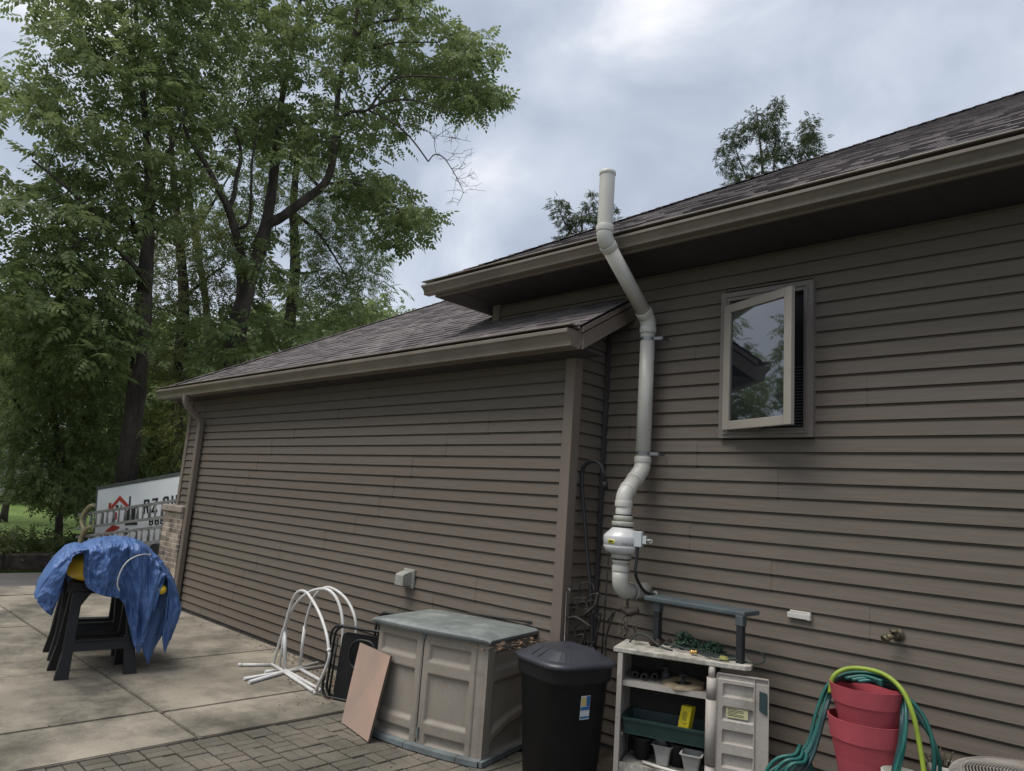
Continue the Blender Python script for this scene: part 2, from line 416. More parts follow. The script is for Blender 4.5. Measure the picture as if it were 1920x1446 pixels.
# fascia boards
b = MB(); b.box((-11.24, YF1, ZS1-.004), (-3.262, YF1+.022, ZS1+.150)); b.box((-11.262, YF1-.0, ZS1-.004), (-11.2405, 12, ZS1+.150)); b.build('fascia', M['trim'], house)
b = MB(); b.box((XF2-.001, YF2, ZS2-.004), (6, YF2+.022, ZS2+.125)); b.box((XF2-.024, YF2-.0, ZS2-.004), (XF2-.0015, 15, ZS2+.125)); b.build('fascia', M['trim'], house)
# rake board at the end of the lower roof
S = 7/12
b = MB()
yr0, yr1 = YF1+.0225, D2+.02
b.prism([(-3.262, yr0, ZS1-.004), (-3.262, yr1, ZS1-.004+(yr1-yr0)*S), (-3.262, yr1, ZS1+.12+(yr1-yr0)*S), (-3.262, yr0, ZS1+.12)], (.022, 0, 0))
b.prism([(-3.265, yr0-.02, ZS1+.121), (-3.265, yr1, ZS1+.121+(yr1-yr0+.02)*S), (-3.265, yr1, ZS1+.162+(yr1-yr0+.02)*S), (-3.265, yr0-.02, ZS1+.162)], (.034, 0, 0))
b.build('rake_board', M['trim'], house)
b = MB(); b.prism([(-3.49, yr0, ZS1+.0), (-3.49, yr1, ZS1+(yr1-yr0)*S), (-3.49, yr1, ZS1+.02+(yr1-yr0)*S), (-3.49, yr0, ZS1+.02)], (.227, 0, 0)); b.build('soffit', M['soffit'], house)

# gutters (K profile) with end caps
KP = [(.0, .0), (.070, .0), (.079, .003), (.081, .010), (.075, .016), (.077, .03), (.084, .052), (.096, .072), (.112, .088), (.123, .095), (.126, .099), (.126, .122), (.122, .127), (.113, .127), (.113, .121), (.119, .118), (.119, .102), (.072, .03), (.068, .005), (.006, .005), (.006, .13), (.0, .13)]
def gutter(xa, xb, yf, z0, caps, so_=1.0, sz_=1.0):
    KQ = [(a*so_, c*sz_) for a, c in KP]; mb = MB(); mb.sweep(KQ, (xa, yf, z0), (xb, yf, z0), (0, -1, 0), caps=False)
    gt = mb.build('gutter', M['gutter'], house)
    for x, s_ in caps:
        c = MB(); outer = KQ[:14]+[(.0, .128*sz_)]
        c.prism([(x, yf-p[0]*1.02, z0+p[1]*1.01-.0005) for p in outer], (s_*.004, 0, 0))
        c.build('end_cap', M['gutter'], gt)
    return gt
def guard(xa, xb, yf, z0, so_=1.0):
    mb = MB(); prof = [(.015, .170), (.104, .171), (.117, .169), (.122, .163), (.118, .157), (.108, .159), (.015, .163)]
    prof = [(a*so_, c) for a, c in prof]; mb.sweep(prof, (xa, yf, z0), (xb, yf, z0), (0, -1, 0)); mb.build('gutter_guard', M['gutter'], house)
guard(-11.34, -3.262, YF1, ZS1-.002); guard(-5.30, 6.0, YF2, ZS2-.024, .84)
gutter(-11.36, -3.285, YF1-.001, ZS1+.004, [(-11.36, -1), (-3.285, 1)])
gutter(-5.29, 6.0, YF2-.001, ZS2+.016, [(-5.29, -1)], .84, .70)

# shingle roofs
def shingle_plane(mb, y0, z0, x0fn, x1fn, rise, exposure=.118, nmax=60, tabw=(.10, .22), flip=1):
    cs = math.sqrt(1+S*S); ux, uz = 1/cs, S/cs
    n_ = int(rise/(exposure*uz))
    for i in range(min(n_, nmax)):
        s0 = i*exposure; s1 = s0+exposure*1.12
        ya, za = y0+s0*ux, z0+s0*uz; yb, zb = y0+s1*ux, z0+s1*uz
        nx = (-uz, ux)          # outward normal in y,z
        xa, xb = x0fn(ya), x1fn(ya)
        x = xa - rng.uniform(0, .2)
        while x < xb:
            wd = rng.uniform(*tabw); x_ = max(x, xa); xe = min(x+wd-.003, xb)
            if xe-x_ > .01:
                th = .007 if rng.random() < .55 else .0125
                lo = th; hi = .0015
                dn = rng.uniform(0, .010) if th > .01 else 0
                A = (ya - dn*ux + nx[0]*lo, za - dn*uz + nx[1]*lo); B = (yb+nx[0]*hi, zb+nx[1]*hi)
                A0 = (ya - dn*ux, za - dn*uz)
                sk = rng.uniform(-.006, .006)
                vs = [(x_, A[0], A[1]), (xe, A[0], A[1]), (xe+sk*0, B[0], B[1]), (x_, B[0], B[1]), (x_, A0[0], A0[1]), (xe, A0[0], A0[1])]
                mb.add(vs, [(0, 1, 2, 3), (4, 5, 1, 0), (5, 2, 1), (4, 0, 3)])
            x += wd
def roof(x_left, x_right, y_e, z_e, y_ridge, right_cut=None):
    """hip roof: hip on the left, straight end on the right"""
    mb = MB()
    shingle_plane(mb, y_e, z_e, lambda y: x_left+(y-y_e), lambda y: x_right if right_cut is None else right_cut(y), (y_ridge-y_e)*S, nmax=95)
    return mb
ye1, ze1, xl1 = 4.020, 3.118, -11.275
yr = 8.4
mb = roof(xl1, -3.238, ye1, ze1, yr, lambda y: -3.238 if y < D2-.02 else (-4.90 if y < 15 else 0))
# deck under the shingles, back planes, hip
dk = MB(); zr = ze1+(yr-ye1)*S
dk.add([(xl1+.0, ye1, ze1-.004), (-3.242, ye1, ze1-.004), (-3.242, D2-.02, ze1-.004+(D2-.02-ye1)*S), (-4.9, D2-.02, ze1-.004+(D2-.02-ye1)*S), (-4.9, yr, zr-.004), (xl1+yr-ye1, yr, zr-.004)], [(0, 1, 2, 3, 4, 5)])
dk.add([(xl1, ye1, ze1-.004), (xl1, 2*yr-ye1, ze1-.004), (xl1+yr-ye1, yr, zr-.004)], [(0, 2, 1)])
dk.add([(xl1, 2*yr-ye1, ze1-.004), (-4.9, 2*yr-ye1, ze1-.004), (-4.9, yr, zr-.004), (xl1+yr-ye1, yr, zr-.004)], [(0, 3, 2, 1)])
dk.add([(xl1, ye1, ze1-.006), (xl1, ye1, ze1-.02), (-3.242, ye1, ze1-.02), (-3.242, ye1, ze1-.006)], [(0, 1, 2, 3)])
def hipcaps(mb_, p0, p1, n_):
    p0, p1 = Vector(p0), Vector(p1); d = (p1-p0)/n_
    side1 = Vector((1, 0, 0)); side2 = Vector((0, 1, 0))
    for i in range(n_):
        a = p0+d*i; c_ = a+d*1.25; up = Vector((0, 0, .016)); up2 = Vector((0, 0, .006))
        w1 = Vector((.105, 0, -.052*.0)); w2 = Vector((0, .105, 0))
        mb_.add([a+up, a+up+Vector((.10, -.02, -.012)), c_+up2+Vector((.10, -.02, -.012)), c_+up2, c_+up2+Vector((-.02, .10, -.012)), a+up+Vector((-.02, .10, -.012)),
                 a-Vector((0, 0, .004)), a+Vector((.10, -.02, -.014))],
                [(0, 1, 2, 3), (0, 3, 4, 5), (6, 7, 1, 0)])
hipcaps(mb, (xl1-.005, ye1-.005, ze1+.012), (xl1+yr-ye1, yr, zr+.012), 44)
rf = mb.build('roof', M['shingle'], house); dk.build('roof_deck', M['shingle'], rf)
ye2, ze2, xl2 = 4.165, 3.832, -5.205; S = .602
yr2 = 10.2
mb = roof(xl2, 6.0, ye2, ze2, yr2)
zr2 = ze2+(yr2-ye2)*S
hipcaps(mb, (xl2-.005, ye2-.005, ze2+.012), (xl2+yr2-ye2, yr2, zr2+.012), 60)
dk = MB()
dk.add([(xl2, ye2, ze2-.004), (6.0, ye2, ze2-.004), (6.0, yr2, zr2-.004), (xl2+yr2-ye2, yr2, zr2-.004)], [(0, 1, 2, 3)])
dk.add([(xl2, ye2, ze2-.004), (xl2, 2*yr2-ye2, ze2-.004), (xl2+yr2-ye2, yr2, zr2-.004)], [(0, 2, 1)])
dk.add([(xl2, 2*yr2-ye2, ze2-.004), (6.0, 2*yr2-ye2, ze2-.004), (6.0, yr2, zr2-.004), (xl2+yr2-ye2, yr2, zr2-.004)], [(0, 3, 2, 1)])
dk.add([(6.0, ye2, ze2-.004), (6.0, 2*yr2-ye2, ze2-.004), (6.0, yr2, zr2-.004)], [(0, 1, 2)])
dk.add([(xl2, ye2, ze2-.006), (xl2, ye2, ze2-.02), (6, ye2, ze2-.02), (6, ye2, ze2-.006)], [(0, 1, 2, 3)])
dk.add([(xl2, ye2, ze2-.02), (xl2, ye2, ze2-.006), (xl2, 15, ze2-.006), (xl2, 15, ze2-.02)], [(0, 1, 2, 3)])
rf = mb.build('roof', M['shingle'], house); dk.build('roof_deck', M['shingle'], rf)

# window: frame, screen, open sash
M['frame'] = mat('window_frame', (0.20, 0.172, 0.150), .5, var=.1, vscale=5)
M['sash'] = mat('window_sash', (0.33, 0.295, 0.250), .45, var=.1, vscale=5)
G_ = bpy.data.materials.new('window_glass'); G_.use_nodes = True
bb = G_.node_tree.nodes['Principled BSDF']; bb.inputs['Base Color'].default_value = (.012, .014, .018, 1); bb.inputs['Roughness'].default_value = .025
bb.inputs['Specular IOR Level'].default_value = 1.0; bb.inputs['IOR'].default_value = 1.95
M['glass'] = G_
M['screen'] = mat('insect_screen', (0.018, 0.018, 0.020), .8)
M['blind'] = mat('blind', (0.10, 0.10, 0.105), .6)
win = MB()
fw = .052; yo = D2-.03; yi = D2+.05
win.box((WX0-.012, yo, WZ0-.012), (WX0+fw, yi, WZ1+.012)); win.box((WX1-fw, yo, WZ0-.012), (WX1+.012, yi, WZ1+.012))
win.box((WX0+fw, yo+.001, WZ0-.012), (WX1-fw, yi, WZ0+fw)); win.box((WX0+fw, yo+.001, WZ1-fw), (WX1-fw, yi, WZ1+.012))
i0, i1 = WX0+fw+.012, WX1-fw-.012
win.box((WX0+.022, yo-.012, WZ0+.014), (WX0+.034, yo, WZ1-.014)); win.box((WX1-.034, yo-.012, WZ0+.014), (WX1-.022, yo, WZ1-.014))
win.box((WX0+.034, yo-.012, WZ0+.014), (WX1-.034, yo, WZ0+.026)); win.box((WX0+.034, yo-.012, WZ1-.026), (WX1-.034, yo, WZ1-.014))
window = win.build('window', M['frame'], house)
b = MB(); b.box((WX0+fw, D2+.03, WZ0+fw), (WX1-fw, D2+.034, WZ1-fw)); b.build('screen', M['screen'], window)
b = MB()
for k_ in range(20): z = WZ0+.07+k_*.021; b.box((WX0+fw+.01, D2+.018, z), (WX1-fw-.01, D2+.029, z+.006))
b.build('blind', M['blind'], window)
# sash swung out on its left side
hx, hy = -2.392, D2-.045
dx, dy = (-1.728+2.392), (4.282-4.705)
sl = math.hypot(dx, dy); ax = Vector((math.cos(R(21)), -math.sin(R(21)), 0)); nrm = Vector((ax.y, -ax.x, 0))      # nrm faces the viewer
sl = .628; z0, z1 = 2.392, 3.308
O = Vector((hx, hy, z0)); hgt = z1-z0
th = .034; sw = .062
b = MB()
def pc(a0, a1, h0, h1, t0=0, t1=th): b.obox(O+ax*a0+Vector((0, 0, h0))+nrm*t0, ax*(a1-a0), nrm*(t1-t0), Vector((0, 0, h1-h0)))
pc(0, sw, 0, hgt); pc(sl-sw, sl, 0, hgt); pc(sw, sl-sw, 0, sw, .0005, th-.0005); pc(sw, sl-sw, hgt-sw, hgt, .0005, th-.0005)
sash = b.build('sash', M['sash'], window, bevel=.004)
b = MB(); b.obox(O+ax*(sw-.004)+Vector((0, 0, sw-.004))+nrm*.012, ax*(sl-2*sw+.008), nrm*.006, Vector((0, 0, hgt-2*sw+.008)))
b.build('pane', M['glass'], sash)
b = MB(); b.bar(Vector((-2.1, D2-.03, 2.40)), O+ax*.30+Vector((0, 0, .0)), .016, .008); b.build('crank_arm', M['steel'], window)

# downspout on the left end of the garage wall
b = MB()
def rect_tube(mb_, pts, w_, d_, frames):
    rows = []
    for p, (u, v) in zip(pts, frames):
        p, u, v = Vector(p), Vector(u).normalized(), Vector(v).normalized(); c = .012
        q = [(-w_/2+c, -d_/2), (w_/2-c, -d_/2), (w_/2, -d_/2+c), (w_/2, d_/2-c), (w_/2-c, d_/2), (-w_/2+c, d_/2), (-w_/2, d_/2-c), (-w_/2, -d_/2+c)]
        rows.append([p+u*a+v*b_ for a, b_ in q])
    mb_.grid(rows, False, True)
xd = -10.335
ypts = [(YF1-.062, ZS1+.01), (YF1-.062, ZS1-.05), (YF1-.050, ZS1-.10), (YF1-.02, ZS1-.15), (D1-.115, ZS1-.275), (D1-.065, ZS1-.33), (D1-.053, ZS1-.39), (D1-.053, .10), (D1-.053, .06)]
fr = []
for i in range(len(ypts)):
    a = Vector((0, *ypts[max(i-1, 0)])); c_ = Vector((0, *ypts[min(i+1, len(ypts)-1)])); d = (c_-a).normalized()
    fr.append(((1, 0, 0), Vector((1, 0, 0)).cross(d)))
rect_tube(b, [(xd, y, z) for y, z in ypts], .082, .080, fr)
ds = b.build('downspout', M['trim'], house)
# brick pier wrapping the garage corner
b = MB()
by0, by1, bx0, bx1 = D1-.105, D1+.30, -11.06, -10.385
M2 = [M['mortar'], M['brick'], M['capstone']]
b.cur = 0; b.box((bx0+.006, by0+.006, -.05), (bx1-.006, by1, 1.305))
b.cur = 1
bh, bl = .0575, .194; row = 0; z = .0
while z < 1.29:
    off = (row % 2)*(bl/2+.005); x = bx0-off
    while x < bx1:
        xa, xb_ = max(x, bx0), min(x+bl, bx1)
        if xb_-xa > .015: b.box((xa, by0+rng.normal(0, .0012), z), (xb_, by0+.05, min(z+bh, 1.3)), .003)
        x += bl+.010
    y = by0+.0505
    b.box((bx0, y, z), (bx0+.05, min(y+.13, by1), min(z+bh, 1.3)), .003); b.box((bx0, y+.14, z), (bx0+.05, by1, min(z+bh, 1.3)), .003)
    b.box((bx1-.05, y, z), (bx1, by0+.105, min(z+bh, 1.3)), .003)
    z += bh+.010; row += 1
pier = b.build('brick_pier', M2, house)
b = MB(); b.box((bx0-.04, by0-.035, 1.306), (bx1+.02, by1, 1.40), .012); b.build('capstone', M['capstone'], pier)

# ================================================================== THINGS ON AND BY THE HOUSE
def glyph(mb, ch, o, ex, ez, size):
    """one raised letter added to a mesh"""
    c = bpy.data.curves.new('glyph', 'FONT'); c.body = ch; c.size = size; c.extrude = .0004; c.offset = .0003
    ob = bpy.data.objects.new('glyph', c); C.objects.link(ob); me = bpy.data.meshes.new_from_object(ob)
    o, ex, ez = Vector(o), Vector(ex).normalized(), Vector(ez).normalized(); n_ = ex.cross(ez)
    mb.add([o+ex*v.co.x+ez*v.co.y+n_*v.co.z for v in me.vertices], [tuple(q.vertices) for q in me.polygons])
    bpy.data.objects.remove(ob); bpy.data.curves.remove(c); bpy.data.meshes.remove(me)

# ---- radon vent pipe with in-line fan
PX, RP = -3.03, .0572
vent = thing('vent_pipe', (PX, 4.6, 1.2), 'white PVC vent pipe with an inline fan climbing the recessed wall past the gutter', 'vent pipe')
def pcol(name, p0, p1, r, mt=None, n=28):
    b = MB(); p0, p1 = Vector(p0), Vector(p1); d = (p1-p0).normalized(); e_ = .004
    b.tube([p0, p0+d*e_*.2, p0+d*e_, p1-d*e_, p1-d*e_*.2, p1], [r-.006, r-.001, r, r, r-.001, r-.006], n)
    return b.build(name, mt or M['pvc'], vent)
def P_(y, z): return Vector((PX, y, z))
yl, yu, yt = 4.385, 4.612, 3.985
# stub out of the wall, elbow, short riser
b = MB(); b.tube([P_(4.74, 1.20), P_(4.50, 1.20)], RP, 28); b.build('pipe', M['pvc'], vent)
b = MB(); b.tube([P_(4.53, 1.20)]+[P_(4.485-.10*math.sin(t), 1.30-.10*math.cos(t)) for t in np.linspace(0, PI/2, 12)]+[P_(yl, 1.345)], RP+.0035, 28); b.build('elbow', M['pvc'], vent)
pcol('collar', P_(yl, 1.345), P_(yl, 1.385), RP+.0078); pcol('collar', P_(4.53, 1.20), P_(4.57, 1.20), RP+.0075)
b = MB(); b.tube([P_(yl, 1.34), P_(yl, 1.50)], RP, 28); b.build('pipe', M['pvc'], vent)
M['coupling'] = mat('coupling', (0.44, 0.43, 0.37), .6, var=.2, vscale=20)
for z0, z1, r_ in ((1.400, 1.428, .064), (1.436, 1.472, .075), (1.668, 1.700, .080), (1.708, 1.742, .070)):
    b = MB(); b.tube([P_(yl, z0), P_(yl, z0+.004), P_(yl, z1-.004), P_(yl, z1)], [r_-.005, r_, r_, r_-.005], 28); b.build('coupling', M['coupling'], vent)
for z0, z1, r_ in ((1.428, 1.437, .066), (1.472, 1.483, .066), (1.655, 1.668, .074), (1.742, 1.752, .064)):
    b = MB(); b.tube([P_(yl, z0), P_(yl, z1)], r_, 28); b.build('hose_clamp', M['rubber'], vent)
M['fanbody'] = mat('fan_housing', (0.62, 0.615, 0.60), .25, var=.08, vscale=5, spec=.6)
b = MB(); b.lathe(P_(yl, 0), [(.062, 1.470), (.095, 1.474), (.118, 1.487), (.132, 1.512), (.134, 1.526), (.1325, 1.528), (.1325, 1.5305), (.135, 1.5325), (.1355, 1.590), (.133, 1.598), (.074, 1.656), (.062, 1.659)], 40)
fan = b.build('fan', M['fanbody'], vent)
fd = Vector((.72, -.69, 0)).normalized()
def on_fan(ang, z, r=.1425): return P_(yl, z)+Vector((math.sin(ang)*r, -math.cos(ang)*r, 0))
M['yellow_label'] = mat('yellow_label', (0.62, 0.58, 0.06), .5); M['ink'] = mat('dark_ink', (0.02, 0.02, 0.02), .6)
def patch(mb, a0, a1, z0, z1, r):
    n_ = 6; mb.grid([[on_fan(a0+(a1-a0)*i/n_, z, r) for i in range(n_+1)] for z in (z0, z1)], True)
b = MB(); patch(b, -.22, .20, 1.540, 1.570, .1362); lb = b.build('label', M['yellow_label'], fan, solid=.0006)
b = MB(); patch(b, -.18, .12, 1.553, 1.565, .1368); patch(b, -.12, .03, 1.545, 1.549, .1368); b.build('lettering', M['ink'], lb, solid=.0004)
b = MB()
for i, ch in enumerate("FR250"):
    a_ = .62+i*.13; glyph(b, ch, on_fan(a_, 1.5365, .1362), (math.cos(a_), math.sin(a_), 0), (0, 0, 1), .021)
b.build('lettering', M['ink'], fan)
# gland box, switch and flexible conduit
M['graybox'] = mat('grey_box', (0.50, 0.52, 0.52), .5, var=.06, vscale=8)
bx = Vector((PX+.118, yl-.045, 1.532))
b = MB(); b.obox(bx, (.062, .022, 0), (-.022, .062, 0), (0, 0, .108)); sw_ = b.build('switch_box', M['graybox'], vent, bevel=.003)
b = MB(); b.obox(bx+Vector((.0625, .030, .024)), (.026, .009, 0), (-.012, .034, 0), (0, 0, .056))
b.tube([bx+Vector((.075, .05, .05)), bx+Vector((.112, .062, .054))], .007, 10); b.tube(arc(bx+Vector((.112, .062, .046)), (1, .3, 0), (0, 0, 1), .012, 0, 2*PI, 10), .003, 6); b.build('switch', M['graybox'], sw_, bevel=.002)
b = MB(); cp = smooth_path([bx+Vector((.03, .03, .0)), bx+Vector((.02, .035, -.09)), bx+Vector((.005, .05, -.19)), (PX+.09, 4.53, 1.235), (PX+.085, 4.64, 1.19), (PX+.10, 4.74, 1.185)], 7); b.tube(cp, .011, 10)
b.build('conduit', M['rubber'], vent); b = MB(); b.lathe(Vector((PX+.098, 4.70, 1.186)), [(.024, -.005), (.024, .004), (.016, .006)], 14, (0, -1, 0)); b.build('grommet', M['coupling'], vent)
# riser, offset to the wall, long straight, offset round the gutter, outlet
b = MB(); b.tube([P_(yl, 1.69), P_(yl, 1.83)], RP, 28); b.build('pipe', M['pvc'], vent)
pcol('collar', P_(yl, 1.805), P_(yl, 1.850), RP+.0078)
def ogee(ya, za, yb, zb, k):   # two 45 degree bends
    pts = []
    for t in np.linspace(0, 1, 9): pts.append(t)
    return pts
def bend(p0, d0, d1, r, n=8):
    """fillet path from p0 along d0 turning to d1"""
    d0, d1 = Vector(d0).normalized(), Vector(d1).normalized(); ang = d0.angle(d1); ax_ = d0.cross(d1).normalized(); c_ = p0 + ax_.cross(d0)*r
    return [c_ + (Matrix.Rotation(ang*i/n, 3, ax_) @ (p0-c_)) for i in range(n+1)]
up_, dg = Vector((0, 0, 1)), Vector((0, 1, .93)).normalized()
q = bend(P_(yl, 1.85), up_, dg, .10); q2 = bend(q[-1]+dg*.035, dg, up_, .10)
while q2[-1].y < yu-.002:
    q2 = [p+dg*((yu-q2[-1].y)/dg.y) for p in q2]
mid = (q[-1]+q2[0])/2
b = MB(); b.tube([P_(yl, 1.84)]+q+[mid-dg*.002], RP+.0035, 28); b.build('elbow', M['pvc'], vent)
b = MB(); b.tube([mid-dg*.002]+q2+[q2[-1]+up_*.02], RP+.0037, 28); b.build('elbow', M['pvc'], vent)
pcol('collar', q[-1]+dg*.004, q[-1]+dg*.03, RP+.0078); pcol('collar', mid+dg*.012, mid+dg*.03, RP+.0078)
ztop_l = q2[-1].z
pcol('collar', q2[-1]+up_*.0, q2[-1]+up_*.046, RP+.0078)
b = MB(); b.tube([q2[-1], P_(yu, 3.20)], RP, 28); b.build('pipe', M['pvc'], vent)
dgo = Vector((0, yt-yu, 3.735-3.262)).normalized()
pcol('collar', P_(yu, 3.165), P_(yu, 3.215), RP+.0078)
q = bend(P_(yu, 3.215), up_, dgo, .11); b = MB(); b.tube(q, RP+.0035, 28); b.build('elbow', M['pvc'], vent)
pcol('collar', q[-1]-dgo*.002, q[-1]+dgo*.045, RP+.0078)
qe = bend(P_(0, 0), dgo, up_, .11); qe = [p+(P_(yt, 3.80)-qe[-1]) for p in qe]
b = MB(); b.tube([q[-1], qe[0]], RP, 28); b.build('pipe', M['pvc'], vent)
pcol('collar', qe[0]-dgo*.045, qe[0]+dgo*.002, RP+.0078)
b = MB(); b.tube(qe, RP+.0035, 28); b.build('elbow', M['pvc'], vent)
pcol('collar', P_(yt, 3.795), P_(yt, 3.845), RP+.0078)
b = MB(); b.tube([P_(yt, 3.80), P_(yt, 4.272)], RP, 28, cap=False); b.tube([P_(yt, 4.271), P_(yt, 3.9)], RP-.006, 28, cap=False); b.build('pipe', M['pvc'], vent)
b = MB(); b.tube([P_(yt, 4.243), P_(yt, 4.246), P_(yt, 4.270), P_(yt, 4.273), P_(yt, 4.271)], [RP+.001, RP+.0045, RP+.0045, RP+.0005, RP-.006], 28, cap=False); b.build('collar', M['pvc'], vent)
for z in (3.118, 2.218):
    b = MB(); b.tube([P_(yu, z-.012), P_(yu, z+.012)], RP+.003, 28, cap=False); b.obox((PX+RP, yu-.005, z-.012), (.075, .012, 0), (0, .003, 0), (0, 0, .024)); b.obox((PX+.122, yu+.004, z-.010), (.012, .0, 0), (0, .09, 0), (0, 0, .02)); b.build('strap', M['steel'], vent, solid=.0)

# ---- dryer vent hood
M['ventplastic'] = mat('grey_tan_plastic', (0.33, 0.325, 0.285), .6, var=.15, vscale=9)
dv = thing('dryer_vent', (-5.33, D1, .93), 'small grey tan dryer vent hood on the garage siding above the storage box', 'vent hood')
b = MB(); b.box((-5.405, D1-.022, .935), (-5.245, D1-.001, 1.105), .004); b.box((-5.395, D1-.028, .945), (-5.255, D1-.0225, 1.095), .003); b.build('mounting_plate', M['ventplastic'], dv)
b = MB(); x0, x1 = -5.385, -5.268
prof = [(D1-.029, 1.085), (D1-.055, 1.082), (D1-.115, 1.062), (D1-.125, 1.05), (D1-.125, .962), (D1-.120, .962), (D1-.120, 1.045), (D1-.05, 1.072), (D1-.029, 1.075)]
b.prism([(x0+.006, y, z) for y, z in prof], (x1-x0-.012, 0, 0))
side = [(D1-.029, 1.084), (D1-.055, 1.081), (D1-.115, 1.061), (D1-.1245, 1.05), (D1-.1245, .961), (D1-.029, .961)]
b.prism([(x0, y, z) for y, z in side], (.0055, 0, 0)); b.prism([(x1-.0055, y, z) for y, z in side], (.0055, 0, 0)); b.build('hood', M['ventplastic'], dv)
b = MB(); b.box((x0+.01, D1-.03, .955), (x1-.01, D1-.1, .959)); b.build('flap', M['blackplastic'], dv)

# ---- white plastic bracket and the outdoor tap
b = MB(); b.box((-1.945, D2-.028, 1.178), (-1.80, D2-.001, 1.212), .003); b.box((-1.930, D2-.024, 1.2125), (-1.80, D2-.002, 1.226), .002); b.box((-1.82, D2-.032, 1.176), (-1.797, D2-.001, 1.214), .003)
tag(b.build('wall_bracket', M['pvc']), 'small white plastic bracket fixed to the siding right of the vent pipe', 'bracket')
M['brass'] = mat('weathered_brass', (0.20, 0.165, 0.095), .5, metal=.5, col2=(.10, .09, .06), vscale=30)
tp = thing('outdoor_tap', (-1.325, D2, 1.18), 'weathered brass outdoor tap on the siding above the red pots', 'tap')
b = MB(); b.lathe((-1.30, D2-.001, 1.178), [(.036, 0), (.036, .006), (.018, .008), (.018, .05), (.022, .052), (.022, .066), (.014, .07)], 16, (0, -1, 0)); b.tube([(-1.30, D2-.055, 1.178), (-1.315, D2-.085, 1.172), (-1.335, D2-.105, 1.160)], [.017, .017, .019], 12)
b.tube([(-1.332, D2-.100, 1.163), (-1.345, D2-.118, 1.152)], [.024, .024], 6); b.tube([(-1.3, D2-.058, 1.18), (-1.3, D2-.07, 1.20)], .008, 8); b.build('spout', M['brass'], tp)
b = MB(); b.lathe((-1.302, D2-.075, 1.200), [(.024, 0), (.026, .006), (.024, .014), (.008, .016)], 10, (0, -.3, 1)); b.build('handle', M['brass'], tp)

# ---- storage box with two doors
M['boxplastic'] = mat('box_plastic', (0.300, 0.262, 0.215), .62, col2=(0.245, 0.215, 0.176), vscale=2.2, dirt=(0.13, 0.125, 0.10), dscale=1.6, dlo=.58, dhi=.78, fine=.07, fscale=90, bump=.08, bscale=120)
M['lidplastic'] = mat('lid_plastic', (0.200, 0.218, 0.208), .6, col2=(0.130, 0.145, 0.14), vscale=6.5, dirt=(0.27, 0.285, 0.27), dscale=2.5, dlo=.52, dhi=.66, fine=.08, fscale=60, bump=.1, bscale=50)
M['baseplastic'] = mat('base_plastic', (0.175, 0.20, 0.205), .6, col2=(0.10, 0.11, 0.11), vscale=6)
BO = Vector((-4.63, 3.478, 0)); bex = Vector((.9787, .2053, 0)); bey = Vector((-.2053, .9787, 0)); BL, BD, BH = 1.03, .64, .80
box_ = thing('storage_box', BO+bex*.5+bey*.32, 'wide beige resin storage box with a weathered green grey lid against the garage wall', 'storage box')
def bp(a, d, z): return BO+bex*a+bey*d+Vector((0, 0, z))
def bow(t): return .045*(1-(2*t-1)**2)
def sstep(x, a, b_): t = min(max((x-a)/(b_-a), 0), 1); return t*t*(3-2*t)
def rect_rec(a, z, r, soft=.018, soft_z=None):
    a0, a1, z0, z1 = r
    return min(sstep(a, a0, a0+soft), 1-sstep(a, a1-soft, a1), sstep(z, z0, z0+.028), 1-sstep(z, z1-.018, z1))
DOORR = [(.045, .435, .585, .735), (.045, .435, .165, .53), (.045, .435, .035, .115)]
def panel(mb, a0, a1, recs, front=True, na=70, nz=90, out0=.0, zlo=.02, zhi=BH, grooves=False):
    rows = []
    for j in range(nz+1):
        z = zlo+(zhi-zlo)*j/nz; row = []
        for i in range(na+1):
            a = a0+(a1-a0)*i/na
            dep = max([rect_rec(a, z, r) for r in recs]+[0])*.026
            if grooves and dep > .024:
                g_ = abs(((a*11) % 1)-.5); dep += .0035*(1-sstep(g_, 0, .07))
            edge = min(a-a0, a1-a); dep += .010*(1-sstep(edge, 0, .012))
            row.append((a, z, dep-out0))
        rows.append(row)
    return rows
def door(a0, a1, recs):
    mb = MB(); rows = panel(mb, a0, a1, recs, grooves=True)
    mb.grid([[bp(a, -bow(a/BL)+dep, z) for a, z, dep in row] for row in rows]); return mb
dl = door(.012, .482, [(.06, .43, .60, .735), (.06, .43, .175, .535), (.06, .43, .04, .118)])
o1 = dl.build('door', M['boxplastic'], box_)
dr = door(.490, .945, [(.545, .90, .60, .725), (.545, .90, .185, .525), (.56, .90, .03, .115)])
o2 = dr.build('door', M['boxplastic'], box_)
b = MB(); b.obox(bp(.500, -bow(.5)-.014, .075), bex*.016, bey*.02, (0, 0, .075)); b.build('latch', M['baseplastic'], o2)
b = MB(); b.obox(bp(.488, -bow(.5)-.012, .755), bex*.02, bey*.02, (0, 0, .04)); b.build('latch', M['baseplastic'], o2)
